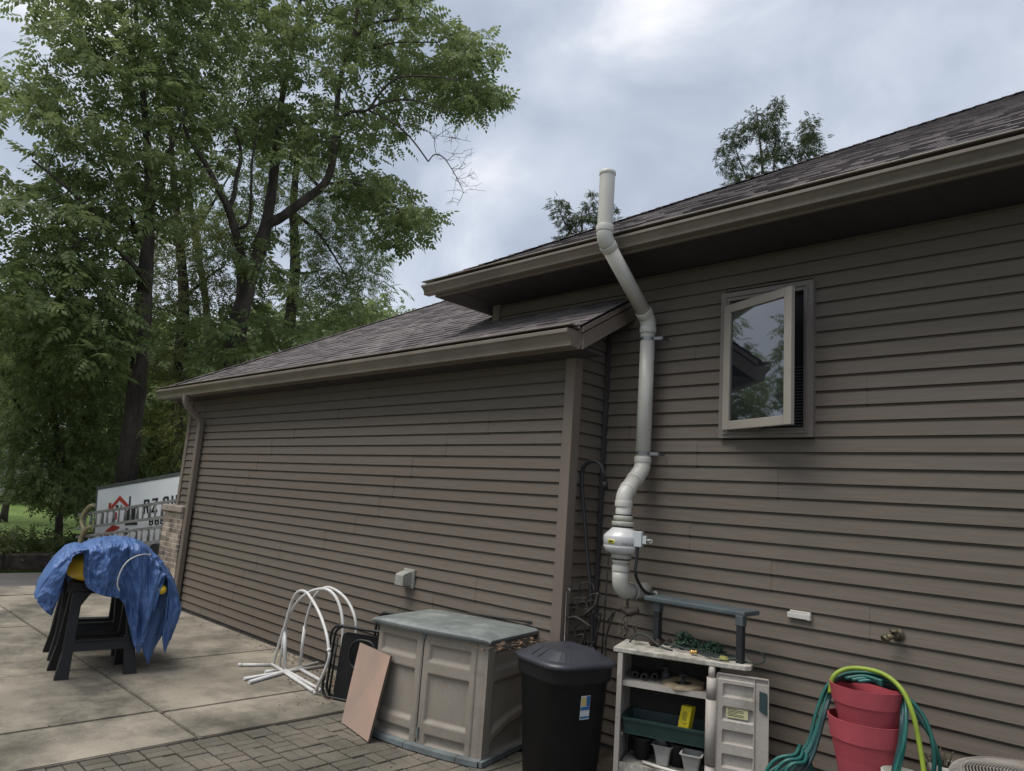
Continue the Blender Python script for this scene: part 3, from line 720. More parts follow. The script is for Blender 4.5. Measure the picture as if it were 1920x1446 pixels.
# right side with recesses and corner posts
b = MB(); rows = []
for j in range(81):
    z = .02+(BH-.02)*j/80; row = []
    for i in range(61):
        d = BD*i/60
        arch = .17+.10*math.sin(min(max((d-.07)/.5, 0), 1)*PI*.5)
        dep = max(rect_rec(d, z, (.09, .60, .60, .735), .05), rect_rec(d, z, (.09, .60, arch, .53), .04), rect_rec(d, z, (.10, .60, .03, arch-.05) if arch-.05 > .08 else (.1, .6, .03, .04), .04))*.028
        taper = .015*(1-z/BH)
        row.append(bp(BL-dep, d, z))
    rows.append(row)
b.grid(rows); b.grid([[bp(a, -bow(a/BL)+(.0 if a < 1.0 else .004), z) for a in np.linspace(.951, BL, 8)] for z in np.linspace(.02, BH, 12)])
b.build('side_wall', M['boxplastic'], box_)
b = MB(); b.obox(bp(0, -.0+.02, .02), bex*.004, bey*(BD-.02), (0, 0, BH-.02)); b.obox(bp(0, BD, .02), bex*BL, bey*.004, (0, 0, BH-.02)); b.obox(bp(.012, .035, .02), bex*.985, bey*(BD-.05), (0, 0, BH-.03)); b.build('side_wall', M['boxplastic'], box_)
def rim(mb, off, z0, z1, rnd=.05):
    n_ = 30; pts = []
    fr_ = [(BL*t, -bow(t)-off) for t in np.linspace(-.022, 1.022, n_)]
    pts = fr_+[(BL+off, 0.02), (BL+off, BD+.02), (-off, BD+.02), (-off, 0.02)]
    return [bp(a, d, 0) for a, d in pts]
# lid: domed top with a rolled edge
b = MB(); nA, nB = 40, 30; rows = []
def lid_pt(s, t, z, grow=0.0):
    a = (s*(BL+.07+2*grow))-.035-grow; d0 = -bow(min(max(a/BL, 0), 1))-.045-grow; d1 = BD+.02+grow
    return bp(a, d0+(d1-d0)*t, z)
for j in range(nB+1):
    t = j/nB; row = []
    for i in range(nA+1):
        s = i/nA; e_ = min(s, 1-s)*1.08; f_ = t*.72
        z = .836+.018*math.sin(PI*s)*math.sin(PI*min(t+.05, 1)) - .012*(1-sstep(e_, 0, .016)) - .012*(1-sstep(f_, 0, .02))
        ridge = 1-sstep(abs(e_-.10), .008, .02)
        z += .004*sstep(e_, .09, .12)
        cut = 0
        row.append(lid_pt(s, t, z))
    rows.append(row)
b.grid(rows)
edge = [rows[0][i] for i in range(nA+1)]+[rows[j][nA] for j in range(1, nB+1)]+[rows[nB][i] for i in range(nA-1, -1, -1)]+[rows[j][0] for j in range(nB-1, 0, -1)]
cen = bp(BL/2, BD/2, .84)
low = [Vector((p.x, p.y, .797)) + (p-cen)*.004 for p in edge]; low2 = [Vector((p.x, p.y, .797)) - Vector((p.x-cen.x, p.y-cen.y, 0))*.03 for p in edge]
b.grid([edge, low, low2], True, True)
b.build('lid', M['lidplastic'], box_)
b = MB()
for (s0, s1) in ((0, .40), (.405, .835), (.84, 1.0)):
    A_ = [(BL*t, -bow(t)-.045) for t in np.linspace(s0, s1, 12)]
    outer = [bp(a, d, 0) for a, d in A_]; top_ = [bp(a, d, .034) for a, d in A_]; inn = [bp(a, d+.055, .040) for a, d in A_]
    b.grid([outer, top_, inn], False)
b.obox(bp(BL+.028, -.03, 0), bex*-.03, bey*(BD+.02), (0, 0, .035)); b.build('base', M['baseplastic'], box_)
b = MB(); b.tube([bp(.42, BD-.04, .868), bp(1.0, BD+.0, .872)], .008, 8); tag(b.build('metal_rod', M['steel']), 'thin dark metal rod lying along the back of the storage box lid', 'rod')
bpy.data.objects['metal_rod'].data.materials[0] = M['rubber']

# ---- particle board leaning on the box
M['board'] = mat('particle_board', (0.42, 0.285, 0.215), .75, col2=(0.34, 0.25, 0.20), vscale=3, fine=.10, fscale=160, spec=.25)
M['boardedge'] = mat('board_edge', (0.115, 0.085, 0.06), .9, var=.3, vscale=60)
a_, b2, c2, d2 = Vector((-4.910, 3.425, .004)), Vector((-4.430, 3.337, .004)), Vector((-4.409, 3.450, .589)), Vector((-4.894, 3.512, .592))
nn = (b2-a_).cross(d2-a_).normalized()*-.018
b = MB(); b.cur = 0; b.add([a_, b2, c2, d2], [(0, 1, 2, 3)]); b.cur = 1
b.add([a_, b2, c2, d2, a_+nn, b2+nn, c2+nn, d2+nn], [(7, 6, 5, 4), (0, 4, 5, 1), (1, 5, 6, 2), (2, 6, 7, 3), (3, 7, 4, 0)])
tag(b.build('particle_board', [M['board'], M['boardedge']]), 'tan particle board panel leaning against the storage box doors', 'board')

# ---- wheel-less black bin
can = thing('rubbish_bin', (-3.11, 3.90, 0), 'tall black plastic rubbish bin with a faceted lid between storage box and shelf', 'rubbish bin')
M['bin'] = mat('bin_plastic', (0.017, 0.017, 0.019), .5, var=.25, vscale=5, bump=.08, bscale=90)
M['binlid'] = mat('bin_lid_plastic', (0.040, 0.042, 0.052), .42, col2=(0.026, 0.028, 0.036), vscale=5, bump=.06, bscale=150, spec=.55)
cc = Vector((-3.115, 3.905, 0)); crot = R(-14)
cx_, cy_ = Vector((math.cos(crot), math.sin(crot), 0)), Vector((-math.sin(crot), math.cos(crot), 0))
def sq(r, n=48, p=4.2):
    o_ = []
    for i in range(n):
        t = 2*PI*i/n; c_, s_ = math.cos(t), math.sin(t); k_ = (abs(c_)**p+abs(s_)**p)**(-1/p); o_.append((r*k_*c_, r*k_*s_))
    return o_
def ring(r, z, p=4.2): return [cc+cx_*a+cy_*b_+Vector((0, 0, z)) for a, b_ in sq(r, 48, p)]
KS = .260
b = MB(); b.grid([ring(KS*.76, .01, 3), ring(KS*.80, .012, 3.2), ring(KS*.93, .665), ring(KS*.985, .67), ring(KS*1.0, .685), ring(KS*1.03, .775), ring(KS*1.05, .782), ring(KS*.98, .783)], True, True)
bd = b.build('body', M['bin'], can)
b = MB(); rr = [ring(KS*1.085, .766), ring(KS*1.10, .775), ring(KS*1.09, .790), ring(KS*1.0, .800, 4), ring(KS*.96, .806, 3.2)]
b.grid(rr, True, True)
T = [cc+cx_*a+cy_*b_+Vector((0, 0, .852)) for a, b_ in sq(KS*.62, 48, 6)]; T2 = [cc+cx_*a+cy_*b_+Vector((0, 0, .855)) for a, b_ in sq(KS*.56, 48, 6)]
b.grid([rr[-1], T], False, True); b.grid([T, T2], False, True); b.add(T2, [tuple(range(48))])
ld = b.build('lid', M['binlid'], can)
for sg in (-1, 1):
    for s2 in (-1, 1):
        b = MB(); b.bar(cc+cx_*(KS*.14*s2)+cy_*(sg*KS*.95)+Vector((0, 0, .809)), cc+cx_*(KS*.14*s2)+cy_*(sg*KS*.60)+Vector((0, 0, .853)), .006, .006); b.build('rib', M['bin'], ld)
# sticker on the right-hand face
M['st_w'] = mat('sticker_white', (0.55, 0.57, 0.60), .5); M['st_b'] = mat('sticker_blue', (0.03, 0.13, 0.30), .5); M['st_y'] = mat('sticker_yellow', (0.55, 0.42, 0.16), .5)
so_ = cc+cx_*(.2535*.260/.275)+cy_*(.0)
def st(mb, y0, y1, z0, z1, e_): 
    kz = lambda z: (z-.58)*(KS*.93-KS*.80)/.653
    mb.add([so_+cx_*(kz(z)+e_)+cy_*(y*.68)+Vector((0, 0, z)) for y, z in ((y0, z0), (y1, z0), (y1, z1), (y0, z1))], [(0, 1, 2, 3)])
b = MB(); st(b, -.055, .055, .455, .60, .0); sb = b.build('sticker', M['st_w'], can)
b = MB(); st(b, .012, .052, .535, .597, .0012); b.build('print', M['st_b'], sb); b = MB(); st(b, -.05, .05, .462, .474, .0012); b.build('print', M['st_b'], sb); b = MB(); st(b, -.052, .052, .512, .533, .0012); b.build('print', M['st_b'], sb); b = MB(); st(b, -.05, .008, .538, .592, .0012); b.build('print', M['st_y'], sb)

# ---- plastic cabinet with its right door open
M['cab'] = mat('cabinet_plastic', (0.40, 0.365, 0.325), .6, col2=(0.33, 0.30, 0.265), vscale=4, dirt=(0.20, 0.18, 0.145), dscale=4, dlo=.56, dhi=.74, fine=.07, fscale=60)
M['cabtop'] = mat('cabinet_top_plastic', (0.50, 0.47, 0.42), .7, col2=(0.24, 0.225, 0.18), vscale=9, dirt=(0.10, 0.095, 0.07), dscale=7, dlo=.5, dhi=.68, fine=.2, fscale=60)
M['cabshade'] = mat('shaded_cabinet_inside', (0.045, 0.040, 0.034), .8, var=.4, vscale=6)  # inner panels darkened: the cabinet's interior shade is put into their colour
KO = Vector((-2.808, 4.018, 0)); kx = Vector((.935, .355, 0)); ky = Vector((-.355, .935, 0))
def kp(s, d, z): return KO+kx*s+ky*d+Vector((0, 0, z))
cab = thing('plastic_cabinet', kp(.33, .2, 0), 'beige plastic garden cabinet standing open with dirty top by the siding', 'cabinet')
b = MB(); poly = [(0, 0), (.60, -.004), (.82, .004), (.855, .04), (.86, .12), (.80, .345), (0, .345)]
b.prism([kp(s, d, .868) for s, d in poly], (0, 0, .030)); b.build('top', M['cabtop'], cab, bevel=.005)
b = MB()
b.obox(kp(.032, .002, .02), kx*.032, ky*.03, (0, 0, .846)); b.obox(kp(.032, .033, .02), kx*.012, ky*.30, (0, 0, .846))
for z in (.30, .72): b.obox(kp(.044, -.0008, z), kx*.008, ky*.003, (0, 0, .03))
b.build('side_panel', M['cab'], cab, bevel=.003)
b = MB(); b.obox(kp(.63, .033, .02), kx*.012, ky*.30, (0, 0, .846)); b.build('side_panel', M['cabshade'], cab)
b = MB(); b.obox(kp(.045, .335, .02), kx*.59, ky*.008, (0, 0, .846)); b.build('back_panel', M['cabshade'], cab)
b = MB(); b.obox(kp(.0445, .04, .668), kx*.585, ky*.29, (0, 0, .026)); b.obox(kp(.0445, .036, .662), kx*.585, ky*.0035, (0, 0, .032)); b.build('shelf', M['cab'], cab)
b = MB(); b.obox(kp(.0645, .02, .165), kx*.56, ky*.31, (0, 0, .026)); b.obox(kp(.0645, .012, .10), kx*.56, ky*.012, (0, 0, .105)); b.build('floor_panel', M['cabtop'], cab)
b = MB()
for z0, z1, r_ in ((.02, .292, .030), (.296, .672, .033), (.676, .80, .030), (.80, .866, .021)): b.tube([kp(.625, .016, z0), kp(.625, .016, z1)], r_, 18)
b.build('hinge_post', M['cab'], cab)
# the open door, seen from its ribbed inner side
b = MB(); rows = []
for j in range(130):
    z = .03+.80*j/129; row = []
    for i in range(40):
        s = .662+.292*i/39
        dep = 0.0
        if .695 < s < .875:
            ph = ((z+.023)/.134) % 1
            dep = .020*(sstep(ph, .40, .46)-sstep(ph, .93, .99))*sstep(s, .695, .702)*(1-sstep(s, .866, .875))
        if s > .882: dep += .006*sstep(s, .882, .886)
        if z > .80: dep += .006
        row.append(kp(s, .012+dep, z))
    rows.append(row)
b.grid(rows, False)
b.obox(kp(.656, .034, .03), kx*.30, ky*.006, (0, 0, .80)); b.obox(kp(.655, .010, .028), kx*.006, ky*.026, (0, 0, .80)); b.obox(kp(.9535, .010, .028), kx*.006, ky*.026, (0, 0, .80)); b.obox(kp(.66, .010, .831), kx*.295, ky*.026, (0, 0, .005)); b.obox(kp(.874, .0095, .03), kx*.005, ky*.012, (0, 0, .80))
dob = b.build('door', M['cab'], cab)
b = MB(); b.prism([kp(s, .0095, z) for s, z in ((.905, .655), (.950, .632), (.950, .755), (.905, .765))], ky*.004); b.build('catch', mat('dark_green_plastic', (.03, .055, .055), .5), dob)
M['lab_y'] = mat('label_paper', (0.52, 0.50, 0.28), .7)
b = MB(); b.prism([kp(s, .0195, z) for s, z in ((.714, .585), (.842, .585), (.842, .645), (.714, .645))], ky*.0008); lb = b.build('label', M['lab_y'], dob)
b = MB()
for k_ in range(6): b.prism([kp(s, .0187, z) for s, z in ((.722, .635-k_*.008), (.722+.10*(.55+.45*abs(math.sin(k_*2.1))), .635-k_*.008), (.722+.10*(.55+.45*abs(math.sin(k_*2.1))), .638-k_*.008), (.722, .638-k_*.008))], ky*.0005)
b.build('print', M['ink'], lb)

# ---- things in and on the cabinet
M['greentray'] = mat('green_tray', (0.022, 0.050, 0.045), .5, var=.2, vscale=8)
b = MB(); b.obox(kp(.085, .05, .372), kx*.535, ky*.24, (0, 0, .004))
def tray_ring(z, g_): return [kp(.085-g_, .06-g_, z), kp(.62+g_*.2, .06-g_, z), kp(.62+g_*.2, .29+g_, z), kp(.085-g_, .29+g_, z)]
b.grid([tray_ring(.368, 0), tray_ring(.452, .016), tray_ring(.454, .024), tray_ring(.470, .026), tray_ring(.470, .012), tray_ring(.376, -.008)], False, True)
tag(b.build('green_tray', M['greentray']), 'dark green plastic planter tray on the middle level of the open cabinet', 'tray')
for s, z in ((.07, .45), (.07, .30)): pass
for s in (.06, .619): b = MB(); b.obox(kp(s, .06, .355), kx*.01, ky*.25, (0, 0, .012)); b.build('shelf_rail', M['cab'], cab)
M['yellow'] = mat('yellow_card', (0.62, 0.50, 0.02), .5); M['yellowdk'] = mat('dark_yellow', (0.33, 0.27, 0.02), .5); M['orange'] = mat('orange_print', (.55, .25, .05), .6)
yb = thing('yellow_carton', kp(.43, .12, .45), 'bright yellow carton with an oval window standing in the green tray', 'carton')
T_ = Vector((0, 0, 1))*.97+kx*.15; yo_ = kp(.405, .125, .42)
b = MB(); b.obox(yo_, kx*.066-ky*.012, ky*.045+kx*.02, T_*.165); b.build('carton', M['yellow'], yb, bevel=.002)
b = MB(); cyo = yo_+kx*.033-ky*.006+T_*.10; nv = -ky-kx*.16
b.lathe(cyo+nv.normalized()*.001, [(.026, 0), (.026, .0025), (.019, .0025), (.019, 0)], 20, nv, True, True, 1.0, 1.7, ref=kx); b.build('window_rim', M['yellow'], yb)
b = MB(); b.lathe(cyo+nv.normalized()*.0005, [(.020, 0), (.020, .0018)], 20, nv, True, True, 1.0, 1.7, ref=kx); b.build('window', M['yellowdk'], yb)
b = MB(); b.obox(yo_-kx*.0012+T_*.005-ky*.0003, kx*.001, ky*.044+kx*.02, T_*.09); b.build('print', M['orange'], yb)
M['potwhite'] = mat('white_pot', (0.40, 0.395, 0.365), .6, col2=(0.28, 0.275, 0.25), vscale=9)
def taper_pot(name, o, w0, w1, h, label, tilt=0.0, lip=.006):
    mb = MB(); rows = []
    def sqr(wd, z): 
        r_ = wd/2; c_ = r_*.18
        return [o+kx*x+ky*y+Vector((0, 0, z)) for x, y in ((-r_+c_, -r_), (r_-c_, -r_), (r_, -r_+c_), (r_, r_-c_), (r_-c_, r_), (-r_+c_, r_), (-r_, r_-c_), (-r_, -r_+c_))]
    hs = [0, .25, .5, .75, .95]
    rows = [sqr(w0*.2, 0)]+[sqr(w0+(w1-w0)*(q**1.6), h*q) for q in hs]+[sqr(w1+lip*2, h*.955), sqr(w1+lip*2, h), sqr(w1-.008, h), sqr(w0*.9, .01)]
    mb.grid(rows, False, True); return tag(mb.build(name, M['potwhite']), label, 'plant pot')
taper_pot('white_pot', kp(.315, .17, .195), .075, .125, .125, 'white square plant pot standing at the back of the cabinet floor')
taper_pot('white_pot', kp(.512, .062, .195), .075, .125, .135, 'white flared square plant pot at the front beside the hinge post')
M['blackpot'] = M['blackplastic']
for s, d, r_, lab in ((.40, .22, .075, 'black round pot at the back of the cabinet floor under the tray'), (.17, .20, .06, 'black round pot in the dark left corner of the cabinet floor')):
    b = MB(); b.lathe(kp(s, d, .195), [(r_*.75, 0), (r_, .12), (r_*1.06, .121), (r_*1.06, .138), (r_*.95, .138), (r_*.7, .01)], 20); tag(b.build('black_pot', M['blackpot']), lab, 'plant pot')
b = MB(); b.tube(smooth_path([kp(.20, .10, .205), kp(.30, .06, .207), kp(.42, .035, .207), kp(.47, .03, .207)], 6), .010, 8); tag(b.build('white_tube', M['pvc']), 'bent white tube lying on the front of the cabinet floor', 'tube')
M['oldwood'] = mat('old_wood', (0.34, 0.27, 0.17), .8, var=.35, vscale=18)
wf = thing('wooden_float', kp(.42, .15, .695), 'round pale wooden plate with a dark knob lying on the cabinet shelf', 'wooden plate')
b = MB(); b.lathe(kp(.43, .16, .697), [(.060, .004), (.135, 0), (.142, .006), (.138, .018), (.09, .024), (.062, .020), (.06, .004)], 9, (.05, -.10, 1), False, False); b.build('plate', M['oldwood'], wf)
b = MB(); b.lathe(kp(.43, .16, .700), [(.035, 0), (.03, .012), (.012, .02), (.012, .055), (.030, .058), (.030, .066), (.01, .07)], 16, (.05, -.10, 1)); b.build('knob', M['rubber'], wf)
for s, d in ((.12, .13), (.185, .11), (.245, .16)):
    b = MB(); o_ = kp(s, d, .719); b.tube([o_, o_+ky*.02, o_+ky*.13], [.017, .021, .021], 14, cap=False); b.lathe(o_+ky*.002, [(.022, 0), (.022, .006), (.013, .006), (.013, 0)], 14, -ky, False); 
    tag(b.build('dark_bottle', M['rubber']), 'dark bottle lying on the cabinet shelf with its mouth to the front', 'bottle', 'bottles lying on the cabinet shelf')
tag(MB().lathe(kp(.31, .20, .695), [(.03, 0), (.03, .05), (.012, .065), (.012, .075), (.028, .08), (.028, .09), (.0, .092)], 16).build('dark_spool', M['rubber']), 'dark knobbed spool standing on the shelf left of the wooden plate', 'spool')

# stand on the cabinet
M['teal'] = mat('teal_plastic', (0.080, 0.100, 0.108), .55, col2=(0.060, 0.075, 0.08), vscale=6); M['tealdk'] = mat('dark_teal_plastic', (0.016, 0.019, 0.022), .5)
stn = thing('plant_stand', (-2.43, 4.45, .90), 'dark blue green plastic stand on two legs on top of the cabinet', 'stand')
l1, l2 = at_z(1232, 1206, .9), at_z(1388, 1243, .9)
t1, t2 = at_y(1215, 1117, l1.y-.06), at_y(1400, 1134, l2.y-.06)
for p_, zt_ in ((l1, 1.165), (l2, 1.175)):
    b = MB(); b.bar(Vector((p_.x, p_.y, .898)), Vector((p_.x, p_.y, zt_-.05)), .042, .05, (0, 1, 0)); b.build('leg', M['tealdk'], stn, bevel=.006)
    b = MB(); b.bar(Vector((p_.x, p_.y, zt_-.055)), Vector((p_.x, p_.y, zt_+.01)), .052, .058, (0, 1, 0)); b.build('leg_socket', M['teal'], stn, bevel=.006)
b = MB(); tz = 1.178; xa, xb = l1.x-.075, l2.x+.035; ya = l1.y-.075
b.box((xa, ya, tz), (xb, ya+.22, tz+.032)); b.build('top', M['teal'], stn, bevel=.008)
# garland
M['garland'] = mat('garland_green', (0.022, 0.055, 0.028), .7, col2=(0.012, 0.033, 0.022), vscale=25, island=.5)
b = MB(); g0, g1 = at_z(1272, 1214, .9), at_z(1352, 1228, .9)
for i in range(900):
    t = rng.random(); p_ = g0.lerp(g1, t); env = .115*(1-.45*t)*(.75+.25*math.sin(t*9))
    th, r_ = rng.uniform(0, PI), math.sqrt(rng.random())
    q_ = p_+Vector((rng.normal(0, .012), .055*r_*math.cos(th), .004+env*r_*abs(math.sin(th))))
    d = Vector(rng.normal(0, 1, 3)).normalized()*.013; e_ = d.orthogonal().normalized()*.006
    b.add([q_-d, q_+e_, q_+d, q_-e_], [(0, 1, 2, 3)])
    if i % 3 == 0: b.lathe(q_, [(.0, -.008), (.009, 0), (.0, .008)], 5, tuple(d), False)
tag(b.build('garland', M['garland']), 'bushy artificial green garland heaped on the cabinet top', 'garland')
wr_ = []
for k_ in range(7):
    y0 = 4.28+.03*k_
    pts = [(-2.72+.05*k_, y0+.06, .905), (-2.58, y0+rng.uniform(-.03, .05), .905+rng.uniform(0, .03)), (-2.40, y0+rng.uniform(-.03, .05), .903+rng.uniform(0, .02)), (-2.22, y0+rng.uniform(-.02, .06)+.03, .904), (-2.08-.02*k_, y0+.08, .905+rng.uniform(0, .02))]
    wr_.append(pts)
b = MB()
for pts in wr_: b.tube(smooth_path(pts, 6), .0035, 6)
b.tube(smooth_path([(-2.84, 4.25, .90), (-2.80, 4.27, .955), (-2.72, 4.28, .96), (-2.62, 4.27, .915), (-2.52, 4.27, .904)], 7), .006, 8)
b.tube(smooth_path([(-2.12, 4.40, .905), (-2.03, 4.44, .90), (-1.985, 4.46, .925), (-2.00, 4.46, .965), (-2.03, 4.46, .975)], 7), .004, 8)
tag(b.build('light_string_cable', mat('dark_green_cable', (.018, .03, .026), .5)), 'tangle of dark green cables spread over the cabinet top', 'cable')
b = MB(); bo = at_z(1294, 1226, .905); b.lathe(bo+Vector((0, 0, .012)), [(.010, 0), (.014, .002), (.014, .02), (.011, .022), (.011, .035), (.015, .037), (.015, .045), (.008, .046)], 14, (.9, .2, .1)); tag(b.build('hose_fitting', mat('brass', (.62, .38, .14), .3, metal=.9)), 'small shiny brass hose fitting on the front of the cabinet top', 'hose fitting')
b = MB(); yo_ = at_z(1357, 1239, .90); b.lathe(yo_, [(.028, 0), (.026, .014), (.018, .026), (.0, .030)], 9, (0, 0, 1), True, False, 1.2, .8); tag(b.build('yellow_sponge', mat('sponge', (.30, .29, .09), .95, var=.4, vscale=40, bump=.6, bscale=60)), 'lumpy yellow green sponge on the front edge of the cabinet top', 'sponge')
cm = mat('cone_brown', (.035, .022, .018), .9, island=.3)
for i in range(12):
    p_ = Vector((-2.80+.16*rng.random(), 4.30+.16*rng.random(), .898)); r_ = .012+.012*rng.random()
    tag(MB().lathe(p_, [(.0, 0), (r_, .008), (r_*1.1, .016), (r_*.7, .03), (.0, .045)], 7, tuple(rng.normal(0, .3, 2))+(1,), False).build('pine_cone', cm), 'dark brown pine cone in the small heap behind the bird ornament', 'pine cone', 'pine cones on the cabinet top')
# metal bird ornament
M['rusty'] = mat('rusty_metal', (0.085, 0.070, 0.056), .75, col2=(.035, .028, .022), vscale=25)
bird = thing('bird_ornament', (-3.0, 4.40, .90), 'rusty metal bird ornament on bent wire legs at the left of the cabinet top', 'ornament')
bc = at_y(1177, 1147, 4.45)
b = MB(); b.tube(smooth_path([bc+Vector((-.075, 0, .025)), bc+Vector((-.035, 0, .010)), bc, bc+Vector((.05, 0, .012)), bc+Vector((.085, 0, .03))], 5), [.004]+[.012]*4+[.022]*5+[.032]*5+[.026]*5+[.006], 10); b.tube(smooth_path([bc+Vector((.0, 0, .02)), bc+Vector((-.006, 0, .06)), bc+Vector((.004, 0, .105)), bc+Vector((.0, 0, .125))], 5), .010, 8); b.tube([bc+Vector((0, 0, .115)), bc+Vector((.006, 0, .14))], [.014, .006], 8); b.build('body', M['rusty'], bird)
b = MB()
for dx_, foot, bow_ in ((-.01, at_y(1160, 1208, 4.36), -.03), (.02, at_y(1192, 1206, 4.36), .035), (0, at_y(1172, 1207, 4.36), .0)):
    f_ = foot.copy(); f_.z = .900
    b.tube(smooth_path([bc+Vector((dx_, 0, -.02)), bc.lerp(f_, .45)+Vector((bow_, 0, 0)), f_], 7), .0065, 8)
for k_ in range(7):
    p_ = Vector((-2.99+.018*k_, 4.34+.01*(k_ % 3), .902)); b.tube(smooth_path([p_, p_+Vector((rng.uniform(-.04, .04), .02, .05)), p_+Vector((rng.uniform(-.05, .05), .0, .10+.03*rng.random()))], 5), .0045, 6)
b.build('legs', M['rusty'], bird)

# ---- stacked red pots and hoses
M['redpot'] = mat('red_pot', (0.430, 0.074, 0.092), .65, col2=(0.345, 0.062, 0.076), vscale=5, fine=.06, fscale=120, spec=.35)
def pot(c, r, h, label, tilt=(0, 0, 1)):
    mb = MB(); k_ = r
    mb.lathe(c, [(k_*.62, 0), (k_*.66, .004), (k_*.885, h*.70), (k_*.89, h*.72), (k_*.945, h*.725), (k_*1.0, h*.985), (k_*1.005, h), (k_*.97, h), (k_*.93, h*.75), (k_*.62, .012)], 80, tilt, smooth=False)
    return tag(mb.build('red_pot', M['redpot']), label, 'plant pot')
pc_ = Vector((-1.335, 4.27, .405)); pot(pc_, .192, .375, 'dull red round plastic pot that carries another pot of its kind')
pot(Vector((-1.325, 4.272, .63)), .183, .315, 'dull red round plastic pot set inside the lower pot, topmost of the stack', (-.035, .0, 1))
pot(Vector((-1.34, 4.27, .004)), .20, .42, 'dull red round plastic pot standing on the soil as lowest of the stack')
M['hose'] = mat('green_hose', (0.010, 0.120, 0.098), .4, col2=(0.014, 0.075, 0.066), vscale=6, spec=.5); M['limehose'] = mat('lime_hose', (0.250, 0.345, 0.035), .45, var=.3, vscale=9); M['hosedk'] = mat('dark_hose', (0.020, 0.055, 0.058), .45, var=.4, vscale=8)
def Q(x, y, Y): return at_y(x, y, Y)
hs = thing('garden_hose', (-1.4, 4.25, 0), 'dark green garden hose looped over the stack of red pots', 'hose')
loops = []
for k_ in range(5):
    o_ = rng.uniform(-.015, .015, 3); yb_ = 4.30+.02*k_
    loops.append([Q(1440+k_*14, 1452+k_*6, 4.05), Q(1478+k_*8, 1425+k_*5, 4.10), Q(1512+k_*4, 1395+k_*3, 4.16), Q(1536+k_*3, 1335, 4.22), Q(1553+k_*3, 1288-k_*1, yb_-.04), Q(1582, 1266+k_*3, yb_), Q(1625, 1262+k_*4, yb_), Q(1668, 1274+k_*4, yb_), Q(1694-k_*1, 1300, yb_-.03), Q(1700-k_*2.4, 1345, 4.2), Q(1697-k_*2.6, 1395, 4.16), Q(1684-k_*2, 1440, 4.14), Q(1680-k_*2, 1475, 4.12)])
b = MB()
for i, lp in enumerate(loops[:3]): b.tube(smooth_path([p+Vector(rng.normal(0, .004, 3)) for p in lp], 6), 0.0098, 10)
for k_ in range(3): b.tube(smooth_path([Q(1585+k_*12, 1272+k_*3, 4.24), Q(1620+k_*8, 1268+k_*4, 4.26), Q(1655, 1278+k_*4, 4.24)], 6), 0.0098, 10)
b.tube(smooth_path([Q(1690, 1300, 4.28), Q(1712, 1318, 4.28), Q(1735, 1350, 4.27), Q(1748, 1390, 4.26), Q(1752, 1430, 4.25), Q(1748, 1465, 4.24)], 7), 0.0105, 10)
b.tube(smooth_path([Q(1700, 1310, 4.33), Q(1722, 1345, 4.33), Q(1750, 1390, 4.33), Q(1762, 1430, 4.33), Q(1762, 1470, 4.33)], 7), 0.0098, 10)
b.build('hose', M['hose'], hs)
b = MB()
for lp in loops[3:]: b.tube(smooth_path(lp, 6), 0.0098, 10)
b.build('worn_hose', M['hosedk'], hs)['label'] = 'darker worn hose loops'
b = MB(); b.tube(smooth_path([Q(1556, 1300, 4.20), Q(1562, 1270, 4.22), Q(1585, 1255, 4.25), Q(1620, 1254, 4.26), Q(1660, 1266, 4.25), Q(1692, 1295, 4.22), Q(1712, 1340, 4.19), Q(1725, 1400, 4.17), Q(1733, 1450, 4.15), Q(1738, 1500, 4.13)], 8), 0.0122, 12)
tag(b.build('lime_hose', M['limehose']), 'lime green garden hose arching over the topmost red pot', 'hose')
b = MB()
for k_ in range(3):
    c_ = Vector((-1.78, 4.02+.02*k_, .02+.022*k_)); rr_ = .20-.012*k_; b.tube([c_+Vector((math.cos(t)*rr_*1.1, math.sin(t)*rr_*.8, .012*math.sin(3*t+k_))) for t in np.linspace(0, 2*PI, 40)], 0.0098, 8)
    p0 = Q(1440+k_*16, 1440+k_*4, 4.0); b.tube(smooth_path([c_+Vector((.05*k_-.1, -.1, .02)), p0, Q(1490+k_*9, 1415+k_*7, 4.08), Q(1505+k_*5, 1405+k_*5, 4.2), Vector((-1.60, 4.36, .20))], 6), 0.0098, 8)
b.build('hose_coil', M['hose'], hs)
M['cream'] = mat('cream_pot', (0.46, 0.46, 0.40), .5, var=.15, vscale=8)
def cream(c, r, h, label):
    b = MB(); b.lathe(c, [(r*.7, 0), (r*.95, h*.9), (r*1.04, h*.91), (r*1.06, h), (r*.98, h), (r*.65, .02)], 28); return tag(b.build('cream_pot', M['cream']), label, 'plant pot')
cA = at_z(1684, 1452, .60); cA.z = 0; cream(cA+Vector((0, .05, 0)), .085, .60, 'tall cream pot that the green hose ends drop into')
cB = at_z(1776, 1440, .60); cB.z = 0; cream(cB+Vector((.0, .0, 0)), .085, .62, 'tall cream pot of dry plants beside the air conditioner')
b = MB()
for i in range(50):
    p_ = cB+Vector((rng.uniform(-.06, .06), rng.uniform(-.06, .06), .58)); b.tube([p_, p_+Vector((rng.normal(0, .03), rng.normal(0, .03), .05+.05*rng.random()))], .003, 4)
tag(b.build('dry_plant', mat('dry_plant', (.10, .085, .06), .9, island=.4)), 'dry grey stems sticking out of the cream pot by the air conditioner', 'plant')

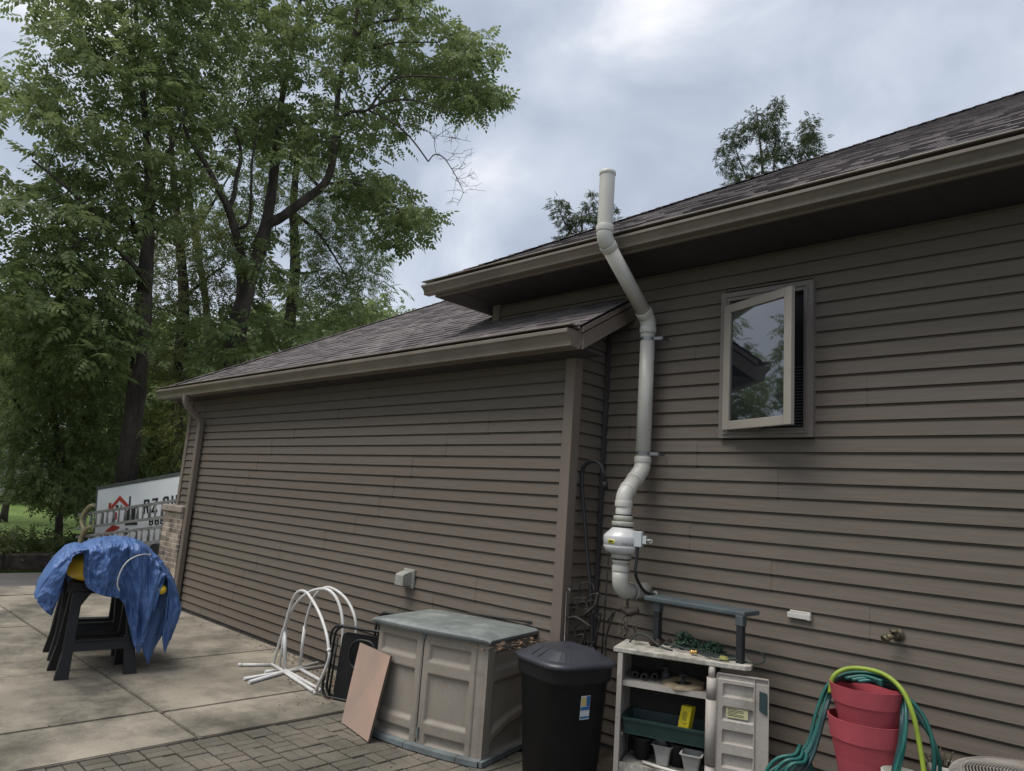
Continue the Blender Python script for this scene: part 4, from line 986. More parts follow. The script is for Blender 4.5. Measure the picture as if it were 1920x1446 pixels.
# ---- air conditioner
M['acmetal'] = mat('ac_metal', (0.30, 0.275, 0.245), .6, col2=(0.20, 0.18, 0.155), vscale=7, fine=.12, fscale=60)
ac = thing('air_conditioner', (-.52, 4.12, 0), 'grey beige air conditioner unit with a domed wire fan guard by the wall', 'air conditioner')
ca = Vector((-.505, 4.10, 0)); ra = .40
b = MB(); b.lathe(ca, [(ra, .02), (ra, .66), (ra*1.02, .665), (ra*1.02, .70), (ra*.97, .705), (ra*.95, .66), (ra*.95, .1)], 40, sx=1, sy=1); b.build('casing', M['acmetal'], ac)
b = MB()
for k_ in range(14): b.lathe(ca, [(ra*1.005, .06+k_*.043), (ra*1.018, .064+k_*.043), (ra*1.018, .080+k_*.043), (ra*1.005, .084+k_*.043)], 40, cap=False)
b.build('louvres', M['acmetal'], ac)
b = MB(); n_ = 26
for k_ in range(n_):
    r_ = ra*(.16+.80*k_/(n_-1)); z = .712+.045*(1-(r_/ra)**2)
    b.tube([ca+Vector((math.cos(t)*r_, math.sin(t)*r_, z)) for t in np.linspace(0, 2*PI, 56, endpoint=False)], .0032, 5, closed=True)
for k_ in range(16):
    t = 2*PI*k_/16
    b.tube([ca+Vector((math.cos(t)*r_, math.sin(t)*r_, .706+.045*(1-(r_/ra)**2))) for r_ in np.linspace(ra*.1, ra*.97, 8)], .0035, 5)
for k_ in range(110):
    t = 2*PI*k_/110; u_ = Vector((math.cos(t), math.sin(t), 0)); 
    b.tube(smooth_path([ca+u_*(ra*.86)+Vector((0, 0, .722)), ca+u_*(ra*.93)+Vector((0, 0, .724)), ca+u_*(ra*.985)+Vector((0, 0, .716)), ca+u_*(ra*1.0)+Vector((0, 0, .700)), ca+u_*(ra*.99)+Vector((0, 0, .685))], 3), .0028, 5)
b.build('fan_guard', M['acmetal'], ac)
b = MB(); b.lathe(ca, [(.07, .70), (.07, .755), (.0, .765)], 24); b.build('fan_hub', M['acmetal'], ac)
b = MB(); b.lathe(ca, [(ra*.94, .60), (0.01, .60)], 30, cap=False)
for k_ in range(4):
    t = PI/2*k_; u_ = Vector((math.cos(t), math.sin(t), 0)); v_ = Vector((-math.sin(t), math.cos(t), 0)); b.add([ca+u_*.05+Vector((0, 0, .65)), ca+u_*.34-v_*.10+Vector((0, 0, .63)), ca+u_*.34+v_*.10+Vector((0, 0, .67)), ca+u_*.05+v_*.05+Vector((0, 0, .66))], [(0, 1, 2, 3)])
b.build('fan_blades', M['blackplastic'], ac)

# ---- shepherd hook, stakes and twisted wire by the inside corner
M['iron'] = mat('black_iron', (0.016, 0.016, 0.017), .6); M['iron2'] = mat('grey_wire', (0.045, 0.040, 0.036), .7, var=.5, vscale=20)
b = MB(); b.tube(smooth_path([(-3.285, 4.44, .0), (-3.30, 4.44, .9), (-3.40, 4.45, 1.5), (-3.478, 4.45, 1.96)], 6)+[p for p in arc((-3.385, 4.46, 2.04), (-1, 0, 0), (0, 0, 1), .105, -.2, 2.9, 14)]+[Vector((-3.275, 4.47, 1.97))], .0150, 10)
b.tube([(-3.27, 4.47, 1.99), (-3.275, 4.48, 1.93)], .022, 8)
tag(b.build('shepherd_hook', M['iron']), 'black iron shepherd hook leaning in the corner beside the vent pipe', 'plant hook')
b = MB(); b.tube([(-3.30, 4.55, .0), (-3.335, 4.66, 1.60)], .006, 6); tag(b.build('garden_stake', M['iron']), 'thin black garden stake upright in the corner behind the shepherd hook', 'stake')
b = MB()
for k_ in range(9):
    p_ = Vector((-3.44+.030*k_, 4.40+.05*math.sin(k_*1.7), 0)); hh = rng.uniform(.75, 1.18)
    b.tube(smooth_path([p_, p_+Vector((rng.normal(0, .02), .02, hh*.5)), p_+Vector((rng.normal(0, .03), .02, hh*.8)), p_+Vector((rng.normal(0, .05), .0, hh)), p_+Vector((rng.normal(0, .06), .0, hh-.08*rng.random()))], 6), rng.uniform(.004, .008), 6)
for k_ in range(8):
    c_ = Vector((-3.46+.03*k_, 4.40, 1.0+.17*rng.random())); rr_ = rng.uniform(.03, .07); b.tube([c_+Vector((math.cos(t)*rr_, .02*math.sin(2*t), math.sin(t)*rr_)) for t in np.linspace(0, rng.uniform(3, 5.5), 16)], .005, 6)
b.tube(smooth_path([(-3.47, 4.35, .95), (-3.38, 4.35, .97), (-3.27, 4.38, .92)], 6), .010, 8); b.tube(smooth_path([(-3.22, 4.38, 1.17), (-3.24, 4.38, 1.08), (-3.33, 4.38, 1.0)], 6), .012, 8)
tag(b.build('wire_bundle', M['iron2']), 'tangle of twisted dark wires and stakes behind the black bin', 'wire bundle')
b = MB(); p_ = at_y(1062, 1108, 4.33); b.tube([Vector((p_.x+.02, 4.33, .0)), p_]+arc(p_+Vector((.018, 0, .0)), (-1, 0, 0), (0, 0, 1), .018, 0, 4.2, 10), .0035, 6); tag(b.build('wire_hook', M['steel']), 'thin pale wire with a curled top beside the corner trim', 'wire hook')

# ---- white PVC hoop frames
M['pvcf'] = mat('pvc_frame', (0.66, 0.66, 0.65), .4, col2=(0.50, 0.49, 0.46), vscale=5)
def on_line(x, y, A, B):
    A, B = Vector(A), Vector(B); d = ray(x, y); n_ = Vector((B.y-A.y, -(B.x-A.x), 0)); t = (A-EYE).dot(n_)/d.dot(n_); return EYE+d*t
HS = 6.2875
def hq(x, y): return (440+x/HS, 1090+y/HS)
def gz(x, y, z=.018): return at_z(*hq(x, y), z)
def hoop(A, B, pts): return smooth_path([on_line(*hq(x, y), A, B) for x, y in pts], 6)
RR = .0135
A1, B1 = gz(455, 985), gz(950, 1310)
f1 = thing('pvc_hoop_frame', (A1+B1)/2*1.0, 'white PVC pipe hoop with a splayed foot bar, nearest the driveway', 'pipe frame', 'white PVC hoop frames'); f1.location.z = 0
b = MB(); b.tube(hoop(A1, B1, [(455, 985), (520, 745), (600, 500), (635, 370), (680, 230), (730, 140), (790, 112), (850, 135), (900, 200), (955, 290), (1010, 400), (1060, 540), (1095, 680), (1110, 810), (1112, 900), (1060, 1060), (955, 1290)]), RR, 12); b.build('hoop', M['pvcf'], f1)
b = MB(); b.tube([gz(65, 985), A1], RR+.001, 12); b.tube([A1, B1], RR+.003, 12); b.build('base_bar', M['pvcf'], f1)
for p_ in (gz(65, 985), A1, B1): b = MB(); b.lathe(p_-Vector((0, 0, .02)), [(.0, 0), (.021, .006), (.023, .02), (.021, .034), (.0, .04)], 12); b.build('fitting', M['pvcf'], f1)
b = MB(); b.tube([on_line(*hq(1110, 795), A1, B1), on_line(*hq(1112, 830), A1, B1)], RR+.005, 12); b.build('fitting', M['pvcf'], f1)
A2, B2 = gz(590, 1045), gz(1235, 1270)
f2 = thing('pvc_hoop_frame', ((A2+B2)/2).to_2d().to_3d(), 'white PVC pipe hoop, tallest, in the middle with its right leg behind the black chair', 'pipe frame', 'white PVC hoop frames')
b = MB(); b.tube(hoop(A2, B2, [(592, 1045), (592, 800), (595, 560), (640, 420), (720, 270), (810, 175), (910, 115), (1020, 90), (1100, 102), (1165, 150), (1215, 230), (1250, 330), (1270, 440), (1278, 560), (1268, 760), (1245, 1000), (1228, 1270)]), RR+.001, 12); b.build('hoop', M['pvcf'], f2)
b = MB(); b.tube([gz(110, 1150), gz(545, 1075), gz(1080, 995)], RR+.001, 12); b.tube([A2, gz(1020, 1290)], RR+.003, 12); b.tube([gz(358, 1070), gz(500, 1053)], RR+.004, 12); b.build('base_bar', M['pvcf'], f2)
b = MB(); b.tube([on_line(*hq(530, 1030), A2, B2), on_line(*hq(560, 760), A2, B2), on_line(*hq(592, 520), A2, B2)], RR-.003, 12); b.tube([on_line(*hq(592, 1045), A2, B2), on_line(*hq(594, 580), A2, B2)], RR+.004, 12); b.build('upright', M['pvcf'], f2)
A3, B3 = gz(770, 1010), gz(1330, 1210)
f3 = thing('pvc_hoop_frame', ((A3+B3)/2).to_2d().to_3d(), 'white PVC pipe hoop at the back, closest to the garage siding', 'pipe frame', 'white PVC hoop frames')
b = MB(); b.tube(hoop(A3, B3, [(770, 1000), (800, 760), (828, 540), (860, 400), (905, 250), (950, 165), (1020, 95), (1090, 72), (1150, 85), (1230, 130), (1310, 205), (1375, 310), (1415, 420), (1432, 550), (1420, 800), (1400, 1000), (1380, 1200)]), RR, 12); b.build('hoop', M['pvcf'], f3)
b = MB(); b.tube([gz(170, 1190), gz(560, 1080), gz(980, 962)], RR+.003, 12); b.tube([gz(780, 1040), gz(1075, 1205)], RR+.003, 12); b.tube([A3, on_line(*hq(826, 530), A3, B3)], RR+.003, 12); b.build('base_bar', M['pvcf'], f3)

# ---- two folded black chairs
M['chairtube'] = mat('black_tube', (0.014, 0.014, 0.015), .45); M['chairmesh'] = mat('black_fabric', (0.011, 0.011, 0.012), .85, var=.3, vscale=10, bump=.3, bscale=200)
def rrect(o, u, v, w_, h_, r_, n=6):
    o, u, v = Vector(o), Vector(u), Vector(v); pts = []
    for cx0, cy0, a0 in ((w_-r_, r_, -PI/2), (w_-r_, h_-r_, 0), (r_, h_-r_, PI/2), (r_, r_, PI)):
        pts += [o+u*(cx0+r_*math.cos(a0+PI/2*i/n))+v*(cy0+r_*math.sin(a0+PI/2*i/n)) for i in range(n+1)]
    return pts
ch = thing('folded_chair', (-5.3, 3.78, 0), 'folded black tube chair standing upright behind the particle board', 'folding chair', 'folded black chairs by the storage box')
cu = Vector((.93, .36, 0)).normalized(); cv = Vector((.06, .03, 1)).normalized(); cn = cu.cross(cv).normalized()
o_ = Vector((-5.60, 3.665, .0))
for k_, (dn, h_, w_) in enumerate(((0, .60, .58), (.06, .585, .56))):
    b = MB(); b.tube(rrect(o_+cn*-dn+cv*.012, cu, cv, w_, h_, .085), .0125, 8, closed=True); b.build('frame', M['chairtube'], ch)
b = MB(); pts = rrect(o_+cu*.10-cn*.03+cv*.01, cu, cv, .44, .55, .05); b.prism(pts, cn*-.022); b.build('seat', M['chairmesh'], ch)
b = MB(); b.tube(rrect(o_+cu*.22-cn*.0+cv*.28, cu, cv, .26, .24, .10), .012, 8, closed=True); b.build('armrest', M['chairtube'], ch)
for t in (.04, .52): b = MB(); b.tube([o_+cu*(t+.02)-cn*.03, o_+cu*(t)-cn*.05+cv*.5], .010, 8); b.build('leg', M['chairtube'], ch)
c2_ = copy_tree(ch); c2_.location = (-5.02, 4.05, .0); c2_.scale = (1, 1, 1.22)
c2_['label'] = 'taller folded black chair behind the first one, close to the siding'
# ---- dead leaves
M['deadleaf'] = mat('dead_leaf', (0.16, 0.095, 0.05), .9, col2=(.07, .045, .03), vscale=8, island=.5)
def leaves(name, spots, label, kind='stuff'):
    b = MB()
    for p_, s_ in spots:
        a = rng.uniform(0, 2*PI); u_ = Vector((math.cos(a), math.sin(a), rng.normal(0, .25))); v_ = Vector((-math.sin(a), math.cos(a), rng.normal(0, .25))); p_ = Vector(p_)
        b.add([p_-u_*s_, p_-u_*s_*.2+v_*s_*.45+Vector((0, 0, s_*.2)), p_+u_*s_, p_-u_*s_*.1-v_*s_*.45+Vector((0, 0, s_*.1))], [(0, 1, 2, 3)])
    o_ = b.build(name, M['deadleaf']); tag(o_, label, 'leaves', kind=kind); return o_
sp = []
for i in range(430):
    x = rng.uniform(-8.6, -5.2); x = -5.4-abs(rng.normal(0, 1.3)); y = 4.26-abs(rng.normal(0, .13+.10*max(0, x+7.2))); sp.append(((x, y, .006+.006*rng.random()), rng.uniform(.006, .020)))
for i in range(520): sp.append(((rng.uniform(-10, -5.2), rng.uniform(1.3, 4.25), .004), rng.uniform(.002, .007+.005*rng.random())))
for i in range(120): sp.append(((rng.uniform(-5.1, -3.6), rng.uniform(1.6, 3.5), .0), rng.uniform(.004, .010)))
for i in range(160): sp.append(((-5.75+rng.normal(0, .22), 3.85+rng.normal(0, .18), .012+.02*rng.random()), rng.uniform(.008, .022)))
leaves('leaf_litter', sp, 'dead leaf crumbs scattered along the foot of the garage wall')
sp = [((-3.47+rng.normal(0, .05), 3.80+rng.normal(0, .16), .795+.03*rng.random()), rng.uniform(.012, .028)) for i in range(90)]
leaves('leaf_pile', sp, 'brown dead leaves caught between the black bin and storage box')

# ================================================================== SAWHORSES AND THE TARP BUNDLE
M['sawplastic'] = mat('sawhorse_plastic', (0.016, 0.016, 0.018), .5, var=.3, vscale=8, bump=.06, bscale=70)
def sawhorse(pos, rot, label):
    t = thing('sawhorse', (0, 0, 0), label, 'sawhorse', 'black sawhorses under the tarp')
    def frame_side(s):
        def q(y, z, d=0.0): return Vector((s*(.035+.15*(1-z/.80))+d*s, y, z))
        b = MB(); b.add([q(-.29, .70, -.02), q(.29, .70, -.02), q(.29, .80, -.02), q(-.29, .80, -.02), q(-.29, .70, .025), q(.29, .70, .025), q(.29, .80, .025), q(-.29, .80, .025)], [(0, 3, 2, 1), (4, 5, 6, 7), (0, 1, 5, 4), (1, 2, 6, 5), (2, 3, 7, 6), (3, 0, 4, 7)])
        b.build('beam', M['sawplastic'], t, bevel=.006)
        for sg in (-1, 1):
            b = MB()
            pts = [(.10, .72), (.265, .72), (.272, .50), (.285, .25), (.325, .0), (.215, .0), (.205, .25), (.19, .60), (.13, .69)]
            poly = [q(sg*y, z, -.012) for y, z in pts]; b.prism(poly, q(0, 0, .03)-q(0, 0, -.012))
            b.bar(q(sg*.275, .02, .02), q(sg*.235, .70, .02), .012, .06, (0, 1, 0))
            b.build('leg', M['sawplastic'], t, bevel=.004)
        b = MB(); poly = [q(y, z, -.008) for y, z in ((-.215, .22), (.215, .22), (.21, .34), (.17, .30), (-.17, .30), (-.21, .34))]
        b.prism(poly, q(0, 0, .03)-q(0, 0, -.008)); b.obox(q(-.2, .30, -.05), q(0, .30, .05)-q(0, .30, -.05), (0, .4, 0), (0, 0, .02)); b.build('crossbar', M['sawplastic'], t, bevel=.004)
    frame_side(1); frame_side(-1)
    t.location = pos; t.rotation_euler = (0, 0, rot); return t
sh = sawhorse((-7.335, 2.36, 0), R(-6), 'black plastic sawhorse under the tarp, nearer the camera')
s2 = copy_tree(sh); s2.location = (-8.10, 2.50, 0); s2.rotation_euler = (0, 0, R(-8)); s2['label'] = 'black plastic sawhorse under the tarp, farther from the camera'

SKEW = lambda x: max(0, -7.06-x)*.24
M['tarp'] = mat('blue_tarp', (0.070, 0.145, 0.340), .5, col2=(0.048, 0.100, 0.245), vscale=4.5, fine=.12, fscale=160, bump=.7, bscale=22, spec=.5, dirt=(0.085, 0.155, 0.30), dscale=5, dlo=.55, dhi=.75)
M['yellowhull'] = mat('yellow_plastic', (0.74, 0.50, 0.04), .45, var=.15, vscale=4, dirt=(.28, .18, .03), dscale=3, dlo=.6, dhi=.8)
# yellow hull resting on the horses
b = MB(); rows = []
for i in range(37):
    t = i/36; x = -7.115-.86*t; k_ = max(math.sin(PI*min(max(t*.92+.06, 0), 1)), 0)**.28
    row = []
    for j in range(28):
        a = 2*PI*j/28; c_, s_ = math.cos(a), math.sin(a)
        row.append(Vector((x, SKEW(x)+2.335+.385*k_*(abs(c_)**.55)*(1 if c_ > 0 else -1), .935+.145*k_*(abs(s_)**.6)*(1 if s_ > 0 else -1))))
    rows.append(row)
b.grid(rows, True, True); b.add(rows[0], [tuple(range(28))]); b.add(rows[-1], [tuple(range(28))[::-1]])
tag(b.build('yellow_hull', M['yellowhull']), 'yellow rounded plastic hull lying on the sawhorses, mostly hidden by the blue tarp', 'kayak')
b = MB(); pe = at_x(303, 1106, -7.02); b.tube([pe+Vector((-1.5, -.1, .06)), pe+Vector((-.05, 0, 0))], .013, 8); b.lathe(pe, [(.0, -.045), (.030, -.035), (.044, 0), (.030, .035), (.0, .045)], 18, (1, .05, 0)); tag(b.build('yellow_ball', M['yellowhull']), 'yellow ball on a rod end poking out of the tarp opening', 'ball')

# tarp draped over the hull: stations along Y, each a line from the back hem over the top to the front hem
from mathutils import noise as mnoise
def tarp_noise(u, v, k_=0.0):
    q_ = Vector((u*4.2+k_, v*3.0, .3)); a = mnoise.noise(q_); 
    c1_ = 1-abs(mnoise.noise(Vector((u*7+a*1.2, v*4.5+a, 2.1+k_))))*2.2; c2_ = 1-abs(mnoise.noise(Vector((u*15-v*5+a, v*9+u*4, 5.3))))*2.4; c3_ = 1-abs(mnoise.noise(Vector((u*31+v*11, v*21-u*9+a*2, 7.7))))*2.2
    return a*.9+c1_*.75+c2_*.42+c3_*.22-.5
Yk = [1.74, 1.78, 1.84, 1.92, 2.00, 2.06, 2.14, 2.24, 2.36, 2.48, 2.58, 2.68, 2.76, 2.84, 2.90, 2.94]
Ztop = [.80, .90, 1.015, 1.10, 1.125, 1.115, 1.165, 1.185, 1.195, 1.175, 1.14, 1.07, .99, .90, .80, .70]
fYk = [1.74, 1.77, 1.83, 1.88, 1.915, 1.93, 1.955, 2.00, 2.06, 2.075, 2.09, 2.13, 2.20, 2.30, 2.40, 2.45, 2.52, 2.57, 2.615, 2.645, 2.675, 2.705, 2.74, 2.775, 2.79, 2.82, 2.87, 2.90, 2.94]
fHem = [.70, .66, .60, .57,   .72, .95, 1.03, 1.06, 1.085, 1.06, .90, .79, .74, .70, .68, .62, .42, .27, .185, .20, .42, .72, .87, .84, .72, .30, .16, .25, .42]
bHem = [.72, .7, .62, .6, .6, .6, .6, .6, .58, .55, .5, .42, .30, .25, .35, .5]
NS, NT = 230, 110
rows = []
for i in range(NS+1):
    y = 1.74+(2.94-1.74)*i/NS; u = i/NS
    zt = interp(y, Yk, Ztop); zf = min(interp(y, fYk, fHem), zt-.02); zb = min(interp(y, Yk, bHem), zt-.03)
    row = []
    endf = min(1, (y-1.74)/.20, (2.94-y)/.16)
    dep = .62*max(endf, .03)**.6
    xc = -7.42; xf = -7.045+.06*math.sin(u*9)*.3+.03*(1-endf)
    Lf = zt-zf
    for j in range(NT+1):
        t = j/NT
        if t < .28:           # back hang
            q_ = t/.28; x = xc-dep-.02; z = zb+(zt-.05-zb)*q_
        elif t < .5:          # over the top
            q_ = (t-.28)/.22; x = xc-dep+(dep)*q_; z = zt-.05+.05*math.sin(q_*PI/2)
        elif t < .66:
            q_ = (t-.5)/.16; x = xc+(xf-xc)*math.sin(q_*PI/2)*.94; z = zt-.085*(1-math.cos(q_*PI/2))*(Lf > .1)-(0 if Lf > .1 else Lf*q_*.5)
        else:
            q_ = (t-.66)/.34; z0_ = zt-(.085 if Lf > .1 else Lf*.5); x = xc+(xf-xc)*(.94+.06*math.sin(min(q_*3, 1)*PI/2)); z = z0_+(zf-z0_)*q_
            x += .035*q_*math.sin(u*17+.6) - .05*max(0, q_-.5)*(Lf > .5)
        nz = tarp_noise(u*1.6, t*1.5, .4)
        amp = .023*(.5+t)*(.35+endf)
        x += nz*amp; z += nz*amp*.4*(0.28 < t < .66)
        yy_ = y + .012*math.sin(t*9+u*7)*(t > .6)
        row.append(Vector((x, yy_+SKEW(x), max(z, .02))))
    rows.append(row)
b = MB(); b.grid(rows, True)
tarp = tag(b.build('blue_tarp', M['tarp'], solid=.002), 'crumpled blue tarp draped over the yellow hull on two sawhorses', 'tarp')
# the rear flap seen through the opening, with its pointed corner
b = MB(); rr2 = []
fy = [2.58, 2.64, 2.70, 2.76, 2.815, 2.86, 2.90, 2.95]; fz = [.30, .26, .30, .15, .035, .18, .28, .40]
for i in range(50):
    y = 2.58+(2.95-2.58)*i/49; z1_ = interp(y, fy, fz); zt_ = interp(y, Yk, Ztop)-.06; row = []
    for j in range(24):
        t = j/23; row.append(Vector((-7.20+.02*math.sin(y*40+t*3)+.02*t, y+.01*math.sin(t*5)-.02, zt_+(z1_-zt_)*t)))
    rr2.append(row)
b.grid(rr2, True); b.build('rear_flap', M['tarp'], tarp, solid=.002)
b = MB()
for (px_, py_, xx) in ((258, 1211, -7.06),): b.lathe(at_x(px_, py_, xx)+Vector((.012, 0, .01)), [(.004, 0), (.009, .0), (.009, .003), (.004, .003)], 12, (1, 0, 0), False)
b.build('grommet', M['steel'], tarp)
b = MB(); rp = [at_x(x, y, X_) for x, y, X_ in ((284, 1040, -7.09), (262, 1041, -7.03), (240, 1052, -7.0), (226, 1072, -6.99), (220, 1095, -6.985), (224, 1108, -6.985))]
b.tube(smooth_path(rp, 7), .0055, 8); tag(b.build('white_rope', M['pvc']), 'thin white cord looped over the front of the blue tarp', 'rope')

# ================================================================== TRAILER WITH LADDERS
KT = 1.25
R0 = EYE + (Vector((-12.5, 4.91, 1.895))-EYE)*KT
ta = Vector((-.9607, -.2318, -.1529)).normalized(); tu = (Vector((0, 0, 1))-ta*ta.z).normalized(); tn = ta.cross(tu)
if tn.dot(EYE-R0) < 0: tn = -tn
def tp_(a, u, n=0.0): return R0 + ta*(a*KT) + tu*(u*KT) + tn*n
trl = thing('box_trailer', tp_(.6, -1.45, -.9), 'white box trailer with red house emblem and black lettering parked on the sloping driveway', 'trailer')
M['trlwhite'] = mat('trailer_white', (0.82, 0.83, 0.85), .35, var=.06, vscale=2, spec=.5); M['trltrim'] = mat('trailer_trim', (0.12, 0.13, 0.125), .5, metal=.3, var=.3, vscale=6); M['logored'] = mat('emblem_red', (0.42, 0.045, 0.03), .5); M['trlskirt'] = mat('trailer_skirt', (0.42, 0.42, 0.41), .5)
def tbox(mb, a0, a1, u0, u1, n0, n1): mb.obox(tp_(a0, u0, n0), ta*((a1-a0)*KT), tn*(n1-n0), tu*((u1-u0)*KT))
b = MB(); tbox(b, -1.1, 2.40, -1.16, -.06, -1.9, 0); b.build('body', M['trlwhite'], trl, bevel=.01)
b = MB(); tbox(b, -1.11, 2.405, -.06, 0.0, -1.91, .012); tbox(b, 2.37, 2.406, -1.16, -.062, -.03, .010); b.build('trim_rail', M['trltrim'], trl)
b = MB(); tbox(b, -1.1, 2.40, -1.30, -1.163, -1.88, -.01); b.build('skirt', M['trlskirt'], trl)
for a_c in (.55, 1.15):
    for n_c in (-.02, -1.68):
        b = MB(); b.lathe(tp_(a_c, -1.38, n_c-.09), [(.10, 0), (.25, .0), (.28, .03), (.28, .14), (.25, .17), (.10, .17), (.08, .15)], 28, tuple(tn)); b.build('wheel', M['rubber'], trl)
def tpoly(mb, pts, n0=.004, th=.004): mb.prism([tp_(a, u, n0) for a, u in pts], tn*th)
b = MB()
tpoly(b, [(2.06, -.50), (1.67, -.235), (1.28, -.50), (1.40, -.50), (1.67, -.325), (1.94, -.50)]); tpoly(b, [(1.985, -.34), (1.915, -.34), (1.915, -.40), (1.985, -.445)], .0085)
b.build('emblem_roof', M['logored'], trl)
b = MB(); tpoly(b, [(1.86, -.53), (1.72, -.53), (1.72, -.66), (1.86, -.66)]); tpoly(b, [(2.06, -.90), (2.03, -.84), (1.83, -.745), (1.62, -.79), (1.62, -.82), (1.92, -.90), (1.92, -1.1), (2.06, -1.1)]); b.build('emblem_panel', M['logored'], trl)
b = MB()
for a0, u0 in ((1.745, -.40), (1.70, -.40), (1.60, -.41)): tpoly(b, [(a0+.02, u0), (a0-.015, u0), (a0-.015, u0-.05), (a0+.02, u0-.05)])
tpoly(b, [(1.375, -.28), (1.335, -.28), (1.335, -.70), (1.375, -.70)], .0085); tpoly(b, [(1.46, -.52), (1.18, -.50), (1.18, -.74), (1.10, -.76), (1.10, -.80), (1.46, -.78)]); tpoly(b, [(1.44, -.84), (1.36, -.84), (1.36, -.95), (1.44, -.95)])
b.build('emblem_figure', M['ink'], trl)
def block(ch, a0, u0, wd, h):
    """condensed block letters cut as strokes; a decreases to the reader's right"""
    s = wd*.30; mb = MB()
    def r_(x0, x1, y0, y1): tpoly(mb, [(a0-x0, u0+y0), (a0-x1, u0+y0), (a0-x1, u0+y1), (a0-x0, u0+y1)])
    if ch == 'R': r_(0, s, 0, h); r_(s+.001, wd*.85, h-s*.8, h); r_(s+.001, wd*.85, h*.45, h*.45+s*.8); r_(wd-s, wd, h*.5, h-.012); tpoly(mb, [(a0-wd*.45, u0+h*.44), (a0-wd*.78, u0+h*.44), (a0-wd, u0), (a0-wd*.68, u0)])
    if ch == 'Z': r_(0, wd, h-s*.8, h); r_(0, wd, 0, s*.8); tpoly(mb, [(a0-wd+s*.95, u0+h-s*.81), (a0-wd, u0+h-s*.81), (a0-s*.9, u0+s*.81), (a0, u0+s*.81)])
    if ch == 'O': r_(0, s, .02, h-.02); r_(wd-s, wd, .02, h-.02); r_(.02, wd-.02, h-s*.7, h); r_(.02, wd-.02, 0, s*.7)
    if ch == 'U': r_(0, s, .02, h); r_(wd-s, wd, .02, h); r_(.02, wd-.02, 0, s*.7)
    if ch == 'X': tpoly(mb, [(a0, u0+h), (a0-s, u0+h), (a0-wd, u0), (a0-wd+s, u0)]); tpoly(mb, [(a0-wd+s, u0+h), (a0-wd, u0+h), (a0, u0), (a0-s, u0)], .0088)
    if ch == '8': r_(0, s, .012, h-.012); r_(wd-s, wd, .012, h-.012); r_(s+.001, wd-s-.001, h-s*.7, h); r_(s+.001, wd-s-.001, 0, s*.7); r_(s+.001, wd-s-.001, h*.5-s*.35, h*.5+s*.35)
    mb.build('lettering', M['ink'], trl)
for ch, a0 in (('R', .95), ('Z', .72), ('O', .42), ('U', .19), ('R', -.04)): block(ch, a0, -.625, .16, .245)
for i in range(4): block('8', .77-.155*i, -.845, .115, .145)
M['ladder'] = mat('ladder_aluminium', (0.30, 0.295, 0.28), .5, metal=.35, var=.3, vscale=7); M['rack'] = mat('rack_yellow', (0.42, 0.37, 0.21), .6, var=.3, vscale=9)
def ladder(u0, u1, label, n_=.26, a0=-1.0, a1=2.56):
    t = thing('ladder', tp_(.8, u0, n_), label, 'ladder', 'ladders carried on the trailer side')
    for uu in (u0, u1):
        b = MB(); b.bar(tp_(a0, uu, n_), tp_(a1, uu, n_), .05, .055, tu); b.build('rail', M['ladder'], t)
    k_ = 0; a = a0+.12
    while a < a1-.05:
        b = MB(); b.tube([tp_(a, u0-.02, n_), tp_(a, u1+.02, n_)], .020, 8); b.build('rung', M['ladder'], t)
        if k_ % 2 == 0: b = MB(); b.tube([tp_(a+.05, u0-.02, n_-.07), tp_(a+.05, u1+.02, n_-.07)], .018, 8); b.build('rung', M['ladder'], t)
        a += .17; k_ += 1
ladder(-.51, -.755, 'aluminium ladder hung sideways on the trailer, the upper of the two')
ladder(-.91, -1.14, 'aluminium ladder hung sideways on the trailer, the lower of the two')
rk = thing('ladder_rack', tp_(2.3, -1.2, .1), 'pale yellow bent pipe rack holding the ladders at the trailer end', 'rack')
b = MB(); b.tube(smooth_path([tp_(a, u, .32) for a, u in ((2.02, -.38), (2.16, -.395), (2.28, -.47), (2.37, -.58), (2.36, -.68), (2.29, -.78), (2.34, -.92), (2.38, -1.05), (2.38, -1.25))], 6), .042, 10); b.build('post', M['rack'], rk)
b = MB(); b.tube(smooth_path([tp_(a, u, .32) for a, u in ((2.04, -.76), (2.16, -.775), (2.27, -.84), (2.33, -.92))], 6), .042, 10); b.build('hook_arm', M['rack'], rk)
b = MB(); b.tube([tp_(2.38, -1.22, .32), tp_(2.38, -1.22, -.02)], .03, 8); b.build('bracket', M['rack'], rk)

